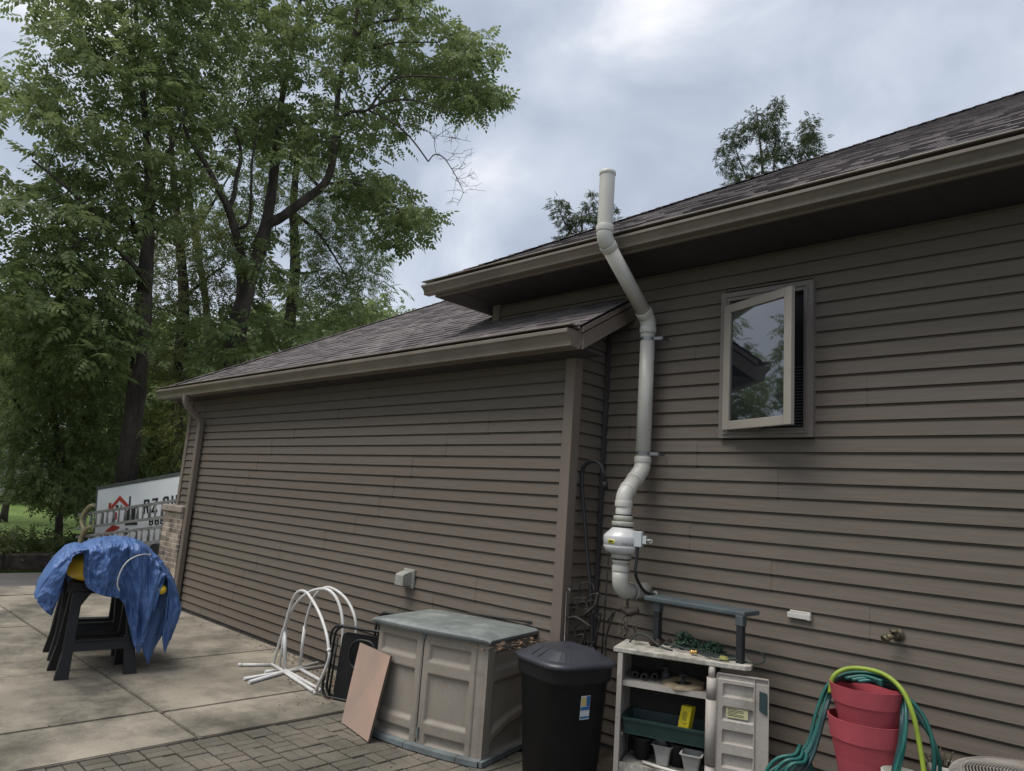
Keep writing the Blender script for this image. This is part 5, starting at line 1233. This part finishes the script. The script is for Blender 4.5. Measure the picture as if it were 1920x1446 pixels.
# ================================================================== TREES
def leafmat(name, c1, c2, tr=.35):
    m_ = bpy.data.materials.new(name); m_.use_nodes = True; t = m_.node_tree; t.nodes.clear()
    o_ = t.nodes.new('ShaderNodeOutputMaterial'); d = t.nodes.new('ShaderNodeBsdfPrincipled'); tl = t.nodes.new('ShaderNodeBsdfTranslucent'); mx = t.nodes.new('ShaderNodeMixShader')
    g_ = t.nodes.new('ShaderNodeNewGeometry'); tc = t.nodes.new('ShaderNodeTexCoord'); nz = t.nodes.new('ShaderNodeTexNoise'); nz.inputs['Scale'].default_value = .55; nz.inputs['Detail'].default_value = 3
    t.links.new(tc.outputs['Object'], nz.inputs['Vector'])
    ad = t.nodes.new('ShaderNodeMath'); ad.operation = 'MULTIPLY_ADD'; ad.inputs[1].default_value = .55; t.links.new(g_.outputs['Random Per Island'], ad.inputs[0])
    mr = t.nodes.new('ShaderNodeMapRange'); mr.inputs[1].default_value = .3; mr.inputs[2].default_value = .7; mr.inputs[3].default_value = 0; mr.inputs[4].default_value = .5; t.links.new(nz.outputs['Fac'], mr.inputs[0]); t.links.new(mr.outputs[0], ad.inputs[2])
    x = t.nodes.new('ShaderNodeMix'); x.data_type = 'RGBA'; x.inputs[6].default_value = (*c1, 1); x.inputs[7].default_value = (*c2, 1); t.links.new(ad.outputs[0], x.inputs[0])
    t.links.new(x.outputs[2], d.inputs['Base Color']); d.inputs['Roughness'].default_value = .5; d.inputs['Specular IOR Level'].default_value = .35
    t.links.new(x.outputs[2], tl.inputs[0]); mx.inputs[0].default_value = tr
    t.links.new(d.outputs[0], mx.inputs[1]); t.links.new(tl.outputs[0], mx.inputs[2]); t.links.new(mx.outputs[0], o_.inputs[0]); return m_
M['leaf'] = leafmat('tree_leaves', (0.092, 0.142, 0.054), (0.275, 0.325, 0.128), .52)
M['leafdark'] = leafmat('dark_leaves', (0.085, 0.122, 0.048), (0.250, 0.280, 0.105), .48)
M['leafback'] = leafmat('backlit_leaves', (0.028, 0.045, 0.018), (0.080, 0.105, 0.035), .3)  # darker leaf copy: the silhouette against the sky is put into the colour
M['leafpale'] = leafmat('pale_leaves', (0.085, 0.125, 0.045), (0.19, 0.22, 0.085), .35)
M['leafyellow'] = leafmat('yellow_leaves', (0.060, 0.100, 0.030), (0.22, 0.22, 0.05), .4)
M['bark'] = mat('bark', (0.082, 0.066, 0.054), .95, col2=(0.036, 0.030, 0.026), vscale=5, bump=1.0, bscale=14, stretch=(1, 1, .25), fine=.25, fscale=40)
TMPL = {}
def sprig(npair, L_, lw, ll):
    key = (npair, L_, lw, ll)
    if key in TMPL: return TMPL[key]
    Q_ = []
    def leaflet(o, d, s):
        d = np.array(d)/np.linalg.norm(d); sd_ = np.array([-d[1], d[0], 0]); sd_ = sd_/(np.linalg.norm(sd_)+1e-9)
        o = np.array(o); dz = np.array([0, 0, -.18*s])
        Q_.append([o, o+d*s*.45+sd_*lw*s/ll+dz*.3, o+d*s+dz, o+d*s*.45-sd_*lw*s/ll+dz*.3])
    for i in range(npair):
        t = (i+.7)/(npair+.4); x = L_*t; z = -.28*L_*t*t; sc_ = math.sin(PI*(.22+.68*t))
        for sg in (-1, 1): leaflet((x, 0, z), (.45, sg, -.25), ll*sc_)
    leaflet((L_*.97, 0, -.27*L_), (1, .05, -.5), ll*.8)
    TMPL[key] = np.array(Q_); return TMPL[key]
def crown_mesh(name, centres, radii, per, tmpl, material, parent, droop=.25, flat=.55, outward=None, size=1.0):
    """leaf sprigs scattered through flattened clumps; every leaflet is a real face"""
    C_ = np.repeat(np.asarray(centres), per, 0); r_ = np.repeat(np.asarray(radii), per)
    n = len(C_); v = rng.normal(0, 1, (n, 3)); v /= np.linalg.norm(v, axis=1)[:, None]
    rad = rng.random(n)**.45
    off = v*rad[:, None]*r_[:, None]; off[:, 2] *= flat
    P_ = C_+off
    az = np.arctan2(off[:, 1], off[:, 0])+rng.normal(0, .7, n); pit = -droop+rng.normal(0, .38, n); rl = rng.normal(0, .55, n)
    ca_, sa_ = np.cos(az), np.sin(az); cp, sp_ = np.cos(pit), np.sin(pit)
    X = np.stack([ca_*cp, sa_*cp, sp_], 1); Y0 = np.stack([-sa_, ca_, np.zeros(n)], 1); Z0 = np.cross(X, Y0)
    Y = Y0*np.cos(rl)[:, None]+Z0*np.sin(rl)[:, None]; Z = np.cross(X, Y)
    s_ = (size*rng.uniform(.7, 1.25, n))[:, None, None, None]
    T = tmpl[None]*s_
    V = P_[:, None, None, :]+T[..., 0:1]*X[:, None, None, :]+T[..., 1:2]*Y[:, None, None, :]+T[..., 2:3]*Z[:, None, None, :]
    base = np.array(parent_base(parent)) if parent else np.zeros(3)
    V = (V.reshape(-1, 3)-base).astype(np.float32); nq = len(V)//4
    me = bpy.data.meshes.new(name); me.vertices.add(len(V)); me.vertices.foreach_set('co', V.ravel())
    me.loops.add(nq*4); me.loops.foreach_set('vertex_index', np.arange(nq*4, dtype=np.int32))
    me.polygons.add(nq); me.polygons.foreach_set('loop_start', np.arange(0, nq*4, 4, dtype=np.int32)); me.polygons.foreach_set('loop_total', np.full(nq, 4, np.int32))
    me.materials.append(material); me.update(); me.validate()
    ob = bpy.data.objects.new(name, me); C.objects.link(ob)
    if parent: ob.parent = parent
    return ob
def inpoly(x, y, poly):
    c = False; j = len(poly)-1
    for i in range(len(poly)):
        xi, yi = poly[i]; xj_, yj_ = poly[j]
        if (yi > y) != (yj_ > y) and x < (xj_-xi)*(y-yi)/(yj_-yi)+xi: c = not c
        j = i
    return c
def clumps(poly, dist, n, spread, mind, zmin=-9):
    xs_ = [p[0] for p in poly]; ys_ = [p[1] for p in poly]; o_ = []; tries = 0
    while len(o_) < n and tries < n*60:
        tries += 1; x, y = rng.uniform(min(xs_), max(xs_)), rng.uniform(min(ys_), max(ys_))
        if not inpoly(x, y, poly): continue
        p_ = at_d(x, y, dist+rng.uniform(-spread, spread))
        if p_.z < zmin: continue
        if any((p_-q_).length < mind for q_ in o_[-400:]): continue
        o_.append(p_)
    return o_
def limb(mb, nodes, pts, dist, skew=0.0):
    """pts: (x, y, radius[, depth shift]) seen from the viewpoint, laid out at this tree's distance"""
    P_ = []; rs = []
    for q_ in pts:
        P_.append(at_d(q_[0], q_[1], dist+(q_[3] if len(q_) > 3 else 0))); rs.append(q_[2]*.82)
    S_ = smooth_path(P_, 5); rr_ = list(np.interp(np.linspace(0, len(P_)-1, len(S_)), range(len(P_)), rs))
    rr_ = [r_*(1+.05*math.sin(i*1.7)) for i, r_ in enumerate(rr_)]
    mb.tube(S_, rr_, 10 if max(rs) > .1 else 6)
    nodes += [(p_, r_) for p_, r_ in zip(S_, rr_)]
def twigs(mb, nodes, centres, r0=.022, maxn=None):
    """join each clump to the nearest branch already grown"""
    pos = [p for p, r_ in nodes]; rad = [r_ for p, r_ in nodes]
    todo = list(centres); arr = np.array([tuple(p) for p in pos])
    todo.sort(key=lambda c_: np.min(np.sum((arr-np.array(c_))**2, 1)))
    for c_ in todo:
        d2_ = np.sum((arr-np.array(c_))**2, 1); i = int(np.argmin(d2_)); p_ = Vector(arr[i]); L_ = (c_-p_).length
        m1 = p_.lerp(c_, .35)+Vector(rng.normal(0, .10, 3))*L_*.6+Vector((0, 0, .05*L_)); m2 = p_.lerp(c_, .7)+Vector(rng.normal(0, .08, 3))*L_*.5+Vector((0, 0, .06*L_))
        r_ = min(r0, rad[i]*.7); path = smooth_path([p_, m1, m2, c_], 3)
        mb.tube(path, list(np.linspace(r_, max(r_*.45, .006), len(path))), 5, cap=False)
        arr = np.vstack([arr, [tuple(q_) for q_ in path[3::3]]]); rad += [r_*.75]*len(path[3::3])
SP_WAL = sprig(4, .36, .044, .165); SP_BIG = sprig(5, .36, .030, .125); SP_MED = sprig(4, .34, .040, .15); SP_FAR = sprig(3, .40, .07, .22)
def tree(name, label, cat, dist, limbs, polys, n, per, spread, mind, clump_r, tmpl, material, ground_px=None, group='tall trees behind the garage', twr=.022, droop=.25, size=1.0, bare=()):
    root = at_d(limbs[0][0][0], limbs[0][0][1], dist); zg = terrain(root.x, root.y)-.05; 
    t = thing(name, (root.x, root.y, zg), label, cat, group)
    mb = MB(); nodes = []
    base = Vector((root.x, root.y, zg)); r0 = limbs[0][0][2]*.82
    mb.tube([base, base.lerp(root, .25), root], [r0*1.45, r0*1.12, r0], 12)
    for l_ in limbs: limb(mb, nodes, l_, dist)
    cs = []
    for pl, frac in polys: cs += clumps(pl, dist, int(n*frac), spread, mind)
    twigs(mb, nodes, cs, twr)
    nb = []
    for l_ in bare: limb(mb, nb, l_, dist)
    for i in range(46 if bare else 0):       # dry twigs on the dead limb
        q_, r_ = nb[int(rng.integers(len(nb)//6, len(nb)))]; d = Vector(rng.normal(0, 1, 3)); d.z = abs(d.z)*.4-.15; d.normalize(); L_ = rng.uniform(.18, .5)
        k1 = q_+d*L_*.5+Vector(rng.normal(0, .05, 3)); k2 = q_+d*L_+Vector(rng.normal(0, .10, 3)); mb.tube([q_, k1, k2], [min(r_*.8, .008), .006, .0035], 5, cap=False)
        mb.tube([k1, k1+Vector(rng.normal(0, .11, 3))], [.005, .003], 4, cap=False)
    mb.build('trunk', M['bark'], t)
    crown_mesh('crown', [tuple(c_) for c_ in cs], rng.uniform(.75, 1.25, len(cs))*clump_r, per, tmpl, material, t, droop, .55, size=size)
    return t
# main walnut
T1_l = [[(428, 900, .34), (438, 700, .33), (446, 610, .31), (458, 560, .29), (470, 515, .27)],
        [(470, 515, .26), (490, 460, .23), (503, 400, .20, .3), (513, 330, .17, .6), (520, 260, .14, .9), (528, 190, .12, 1.2), (545, 110, .09, 1.2), (560, 20, .07, 1), (575, -80, .05)],
        [(484, 462, .21), (500, 424, .19), (530, 406, .175, -.3), (565, 380, .16, -.6), (600, 353, .145, -.8), (617, 328, .135, -.9), (627, 280, .12, -.9), (630, 225, .10, -.9), (636, 160, .085, -.7), (648, 110, .08, -.5), (660, 80, .075, -.4), (668, 40, .065, -.3), (670, -30, .05)],
        [(660, 80, .07, -.4), (676, 58, .065, -.6), (700, 44, .06, -.8), (740, 37, .05, -1), (792, 33, .03, -1.3)],
        [(455, 560, .18), (451, 500, .16), (450, 465, .15, -.2), (440, 430, .14, -.5), (427, 388, .13, -.8), (410, 355, .11, -1), (382, 302, .09, -1.2), (360, 268, .07, -1.4), (345, 235, .055, -1.5), (328, 180, .04, -1.5)],
        [(438, 430, .07), (458, 425, .06, -.3), (469, 405, .055, -.4), (471, 350, .045, -.5), (473, 300, .04, -.5), (482, 250, .03, -.5)],
        [(428, 388, .09, -.8), (438, 370, .09, -.6), (443, 335, .08, -.5), (452, 290, .06, -.3), (440, 240, .05, 0)],
        [(600, 352, .07, -.8), (580, 330, .05, -.6), (560, 300, .045, -.3), (540, 275, .03)],
        [(632, 225, .07, -.9), (660, 210, .055, -1.3), (690, 206, .05, -1.6), (712, 175, .042, -1.9), (745, 147, .035, -2.2), (800, 143, .026, -2.5), (860, 150, .018, -2.8)],
        [(690, 206, .04, -1.6), (728, 190, .034, -1.9), (775, 188, .028, -2.1), (815, 200, .022, -2.2), (850, 215, .015, -2.3)],
        [(618, 345, .05, -.9), (650, 342, .045, -1.3), (685, 350, .04, -1.6), (720, 375, .03, -1.9), (760, 400, .02, -2.1)],
        [(648, 110, .04, -.5), (690, 95, .04, -.8), (740, 80, .03, -1), (820, 80, .02, -1.4)]]
dead = [[(690, 206, .036, -1.6), (722, 222, .034, -1.8), (750, 240, .032, -1.9), (775, 265, .030, -2), (803, 303, .026, -2)],
        [(803, 303, .022, -2), (815, 290, .020, -2), (832, 296, .018, -2), (850, 322, .015, -2), (862, 345, .013, -2), (868, 362, .010, -2), (857, 386, .007, -2)],
        [(818, 290, .011, -2), (815, 262, .010, -2.1), (835, 245, .009, -2.1), (850, 236, .006, -2.2)], [(815, 262, .008, -2.1), (800, 245, .007, -2.1), (785, 244, .005, -2.1)],
        [(850, 322, .009, -2), (866, 310, .007, -2), (875, 288, .005, -2)], [(858, 335, .008, -2), (875, 332, .006, -2), (885, 316, .005, -2)], [(838, 302, .008, -2), (852, 290, .007, -2), (868, 288, .005, -2)],
        [(835, 245, .007, -2.1), (832, 225, .006, -2.1), (818, 215, .005, -2.1)], [(862, 345, .006, -2), (874, 350, .005, -2), (880, 342, .004, -2)], [(868, 362, .006, -2), (878, 362, .004, -2)],
        [(822, 255, .007, -2.1), (848, 258, .006, -2.1), (862, 262, .004, -2.1)]]
crownA = [(318, -160), (838, -160), (832, 5), (800, 60), (860, 50), (915, 72), (928, 175), (885, 212), (810, 130), (770, 170), (770, 215), (735, 270), (700, 300), (640, 320), (600, 280), (540, 300), (470, 250), (420, 330), (340, 350), (310, 200), (300, 50)]
tree('tall_tree', 'tallest forked tree with a dead bare branch reaching over the garage roof', 'tree', 21, T1_l,
     [(crownA, .74), ([(640, 330), (690, 330), (755, 330), (762, 372), (812, 402), (790, 430), (745, 465), (715, 440), (690, 390), (650, 370)], .10), ([(830, 55), (915, 75), (930, 180), (885, 214), (800, 185), (770, 140)], .10), ([(400, 440), (560, 420), (620, 480), (560, 560), (470, 600), (420, 560)], .04), ([(370, 600), (440, 570), (540, 600), (620, 640), (480, 690), (380, 720)], .075)],
     290, 17, 2.3, .54, .56, SP_WAL, M['leaf'], bare=dead, size=1.2)
tree('tall_tree', 'slender tree whose pale trunk stands right of the forked tree', 'tree', 25, [[(530, 900, .27), (536, 680, .25), (545, 590, .24), (553, 515, .22), (552, 440, .19), (550, 390, .17), (556, 310, .13), (566, 220, .09)], [(551, 400, .1), (590, 430, .07), (620, 470, .05, -.6), (650, 520, .03, -1)], [(553, 510, .06), (575, 512, .05), (610, 505, .03)]],
     [([(590, 370), (650, 370), (700, 430), (722, 500), (715, 550), (692, 610), (640, 640), (580, 655), (545, 620), (560, 480)], .8), ([(480, 250), (600, 230), (640, 330), (590, 380), (500, 380)], .2)], 120, 20, 1.8, .58, .64, SP_BIG, M['leaf'])
tree('tall_tree', 'dark straight trunked tree rising left of the garage behind the trailer', 'tree', 20, [[(236, 905, .31), (248, 800, .29), (260, 700, .27), (268, 600, .25), (274, 500, .22), (278, 420, .19), (280, 330, .15), (272, 220, .11), (262, 110, .08), (250, -30, .05)], [(278, 410, .11), (255, 393, .10, -.2), (225, 395, .09, -.4), (200, 410, .08, -.6), (185, 440, .06, -.9), (150, 450, .04, -1.2)],
     [(282, 560, .09), (262, 512, .085, -.5), (220, 465, .075, -.8), (195, 425, .07, -1), (150, 375, .055, -1.3), (105, 335, .04, -1.6), (60, 300, .03, -1.8)], [(278, 330, .08), (320, 280, .06, -.5), (350, 200, .04, -.8)], [(268, 640, .06), (230, 640, .05, -.6), (190, 660, .035, -1)], [(275, 480, .07), (210, 330, .05, 1), (140, 200, .04, 1.5)]],
     [([(60, -150), (320, -150), (370, 60), (340, 260), (320, 420), (230, 450), (75, 480), (60, 400), (105, 330), (45, 260), (15, 150), (60, 60)], .60), ([(0, 490), (110, 470), (230, 450), (250, 620), (180, 690), (90, 650), (0, 580)], .26), ([(-120, 340), (0, 330), (30, 420), (-20, 480), (-120, 450)], .05)], 255, 17, 2.1, .58, .58, SP_WAL, M['leaf'], size=1.2)
tree('tall_tree', 'dark trunked tree half hidden by the garage corner', 'tree', 24, [[(332, 905, .29), (336, 780, .27), (340, 650, .24), (345, 560, .21), (338, 470, .17), (330, 390, .14), (322, 290, .10), (318, 180, .06)], [(343, 600, .07), (310, 580, .05), (280, 590, .03)], [(343, 560, .07), (390, 520, .05), (420, 500, .04)]],
     [([(225, 450), (330, 400), (470, 380), (480, 560), (450, 640), (400, 690), (320, 715), (230, 700)], 1.0)], 115, 20, 1.8, .6, .66, SP_BIG, M['leafdark'])
tree('tall_tree', 'thin leaning tree between the two larger trunks', 'tree', 27, [[(396, 900, .19), (392, 680, .17), (386, 570, .15), (374, 490, .135), (364, 430, .12), (352, 350, .09), (336, 250, .06)], [(366, 440, .06), (400, 380, .05), (430, 330, .03)]],
     [([(330, 60), (520, 20), (530, 330), (420, 470), (330, 400)], 1.0)], 85, 18, 1.8, .65, .68, SP_MED, M['leaf'])
# lower growth at the left
tree('leafy_shrub_tree', 'broad dark leafed low tree overhanging the street at the left edge', 'tree', 23, [[(110, 1010, .12), (112, 900, .10), (105, 800, .08), (95, 720, .05), (90, 640, .03)], [(110, 880, .06), (150, 800, .05), (190, 720, .03)], [(108, 860, .05), (60, 800, .04), (20, 740, .03)]],
     [([(0, 620), (60, 590), (150, 580), (225, 640), (250, 760), (235, 850), (190, 905), (140, 945), (85, 930), (70, 890), (20, 870), (0, 830)], .85), ([(35, 900), (110, 900), (175, 940), (150, 960), (60, 925)], .15)], 210, 22, 1.6, .5, .62, SP_MED, M['leaf'], group='low trees by the street', twr=.014, droop=.45, size=.85)
tree('leafy_shrub_tree', 'pale green loose tree farther away at the left edge', 'tree', 34, [[(20, 900, .14), (25, 760, .11), (30, 660, .07), (30, 590, .04)]],
     [([(-60, 560), (40, 555), (115, 590), (125, 700), (60, 750), (-60, 760)], 1.0)], 90, 24, 2, .6, .9, SP_FAR, M['leafpale'], group='low trees by the street', twr=.03)
tree('leafy_shrub_tree', 'yellowing young tree beside the downspout corner behind the trailer', 'tree', 19, [[(322, 960, .05), (325, 880, .045), (330, 800, .035), (325, 720, .02), (318, 690, .012)]],
     [([(306, 690), (335, 690), (350, 760), (352, 860), (330, 890), (300, 880), (296, 800)], 1.0)], 34, 16, 1.0, .25, .30, SP_BIG, M['leafyellow'], group='low trees by the street', twr=.01, size=.65)
tree('leafy_shrub_tree', 'mid green bushy young tree standing behind the white trailer', 'tree', 27, [[(290, 960, .10), (288, 860, .08), (290, 780, .05)]],
     [([(240, 760), (340, 720), (350, 860), (330, 900), (250, 905), (180, 900), (200, 820)], 1.0)], 120, 24, 1.5, .42, .60, SP_MED, M['leaf'], group='low trees by the street', twr=.015)
# trees left of the picture, mirrored in the open window
for (tx, ty, th_, lab_) in ((-17.5, -5.5, 9.5, 'broad leafy tree left of the patio beyond the picture edge'), (-23, -1.5, 11, 'tall leafy tree across the street left of the picture edge'), (-13, -9.5, 9, 'spreading leafy tree on the lawn far left of the patio')):
    t_ = thing('leafy_tree', (tx, ty, terrain(tx, ty)-.05), lab_, 'tree', 'trees mirrored in the window'); zb_ = terrain(tx, ty)-.05
    mb = MB(); mb.tube([(tx, ty, zb_), (tx+.1, ty, zb_+2), (tx, ty+.2, zb_+th_*.6), (tx+.2, ty, zb_+th_*.9)], [.28, .22, .14, .04], 10); nd = [(Vector((tx, ty+.1, zb_+q)), .12) for q in np.linspace(2.2, th_*.9, 12)]
    cs = []
    while len(cs) < 95:
        v_ = Vector(rng.normal(0, 1, 3)).normalized()*rng.random()**.4; c_ = Vector((tx+v_.x*3.2, ty+v_.y*3.2, zb_+th_*.58+v_.z*th_*.40))
        if all((c_-q).length > .6 for q in cs): cs.append(c_)
    twigs(mb, nd, cs, .03); mb.build('trunk', M['bark'], t_); crown_mesh('crown', [tuple(c_) for c_ in cs], rng.uniform(.7, 1.1, len(cs)), 36, SP_MED, M['leaf'], t_, .3, .6, size=1.2)
# treetops behind the house
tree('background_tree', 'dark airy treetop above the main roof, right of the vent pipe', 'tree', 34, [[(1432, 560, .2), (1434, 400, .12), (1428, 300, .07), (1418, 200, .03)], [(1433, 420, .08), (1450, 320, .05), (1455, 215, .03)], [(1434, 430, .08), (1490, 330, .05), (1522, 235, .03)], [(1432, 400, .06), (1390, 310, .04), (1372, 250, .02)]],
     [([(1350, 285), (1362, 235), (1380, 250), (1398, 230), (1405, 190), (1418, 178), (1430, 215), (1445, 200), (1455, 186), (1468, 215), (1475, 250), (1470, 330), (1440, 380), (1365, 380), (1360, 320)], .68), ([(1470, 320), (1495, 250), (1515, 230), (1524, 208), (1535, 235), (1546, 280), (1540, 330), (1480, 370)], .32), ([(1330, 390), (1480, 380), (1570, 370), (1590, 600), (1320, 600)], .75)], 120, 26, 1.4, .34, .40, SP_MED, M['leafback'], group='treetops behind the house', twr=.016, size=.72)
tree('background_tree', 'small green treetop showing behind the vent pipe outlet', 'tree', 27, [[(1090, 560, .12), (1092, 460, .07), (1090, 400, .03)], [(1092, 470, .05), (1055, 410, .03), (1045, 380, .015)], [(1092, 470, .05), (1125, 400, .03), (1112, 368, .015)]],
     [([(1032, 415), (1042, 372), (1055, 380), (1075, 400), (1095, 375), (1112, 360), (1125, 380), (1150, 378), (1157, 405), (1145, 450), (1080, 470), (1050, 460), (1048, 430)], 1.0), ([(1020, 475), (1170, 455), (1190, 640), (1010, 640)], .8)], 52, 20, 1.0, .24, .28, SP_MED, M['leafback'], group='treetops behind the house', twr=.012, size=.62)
# far wood closing the view, one mass
cs = clumps([(-150, 620), (420, 600), (760, 560), (760, 800), (420, 905), (-150, 905)], 52, 330, 6, .9)
ob = crown_mesh('far_wood', [tuple(c_) for c_ in cs], rng.uniform(1.2, 2.2, len(cs)), 34, SP_FAR, M['leaf'], None, .3, .7, size=2.0); tag(ob, 'dense far woodland closing the view behind the street trees', 'woodland', kind='stuff')
# brush and ivy on the bank across the street
pts = []
for i in range(520):
    y = rng.uniform(-14, 22); x = -20.75-abs(rng.normal(0, 2.0)); pts.append((x, y, terrain(x, y)+rng.uniform(.05, .60)))
ob = crown_mesh('bank_brush', pts, rng.uniform(.4, .8, len(pts)), 30, SP_MED, M['leafdark'], None, .3, .7); tag(ob, 'dark brush and ground cover along the bank across the street', 'brush', kind='stuff')
M['stonewall'] = mat('stone_wall', (0.10, 0.075, 0.062), .95, col2=(.045, .037, .032), vscale=5, bump=.8, bscale=12)
b = MB()
for k_ in range(40): b.box((-20.55, -22+k_*1.25, -.75), (-20.25+.02*(k_ % 3), -22+k_*1.25+1.235, -.27+.03*math.sin(k_*.7)), .03)
tag(b.build('retaining_wall', M['stonewall']), 'low dark retaining wall along the far side of the street', 'wall')
# pale house glimpsed through the leaves
fh = thing('far_house', (-46, 9.5, 1.2), 'pale house with a light grey roof barely seen through the leaves at the left edge', 'house')
hp = at_d(-10, 800, 48); b = MB(); b.box((hp.x-3, hp.y-7, .3), (hp.x+3, hp.y+2.2, hp.z+.2)); b.build('wall', mat('pale_siding', (.45, .46, .48), .8), fh)
b = MB(); b.prism([(hp.x-3.6, hp.y-7.4, hp.z+.2), (hp.x+3.6, hp.y-7.4, hp.z+.2), (hp.x, hp.y-7.4, hp.z+2.0)], (0, 10, 0)); b.build('roof', mat('grey_roof', (.42, .43, .45), .8), fh)
# grass blades at the street edges
def grass(name, n, xf, yf, h, label):
    x = xf(n); y = yf(n); z = np.array([terrain(a, b_) for a, b_ in zip(x, y)])-.058
    a = rng.uniform(0, 2*PI, n); hh = h*rng.uniform(.5, 1.3, n); lx, ly = rng.normal(0, .4, n)*hh, rng.normal(0, .4, n)*hh; wd = .006+.004*rng.random(n)
    V = np.zeros((n, 3, 3)); V[:, 0] = np.stack([x-np.cos(a)*wd, y-np.sin(a)*wd, z], 1); V[:, 1] = np.stack([x+np.cos(a)*wd, y+np.sin(a)*wd, z], 1); V[:, 2] = np.stack([x+lx, y+ly, z+hh+.03], 1)
    me = bpy.data.meshes.new(name); me.vertices.add(n*3); me.vertices.foreach_set('co', V.astype(np.float32).ravel()); me.loops.add(n*3); me.loops.foreach_set('vertex_index', np.arange(n*3, dtype=np.int32)); me.polygons.add(n); me.polygons.foreach_set('loop_start', np.arange(0, n*3, 3, dtype=np.int32)); me.polygons.foreach_set('loop_total', np.full(n, 3, np.int32)); me.materials.append(M['grassblade']); me.update(); me.validate()
    ob = bpy.data.objects.new(name, me); C.objects.link(ob); tag(ob, label, 'grass', kind='stuff')
M['grassblade'] = leafmat('grass_blades', (0.050, 0.085, 0.018), (0.10, 0.145, 0.03), .3)
grass('grass', 26000, lambda n: -12.65-rng.random(n)**1.2*3.6, lambda n: rng.uniform(-4, 1.85, n), .07, 'short grass on the slope between the patio and the street')
grass('grass', 24000, lambda n: -19.95-rng.random(n)*.35, lambda n: rng.uniform(-8, 9, n), .09, 'strip of grass along the far edge of the street')
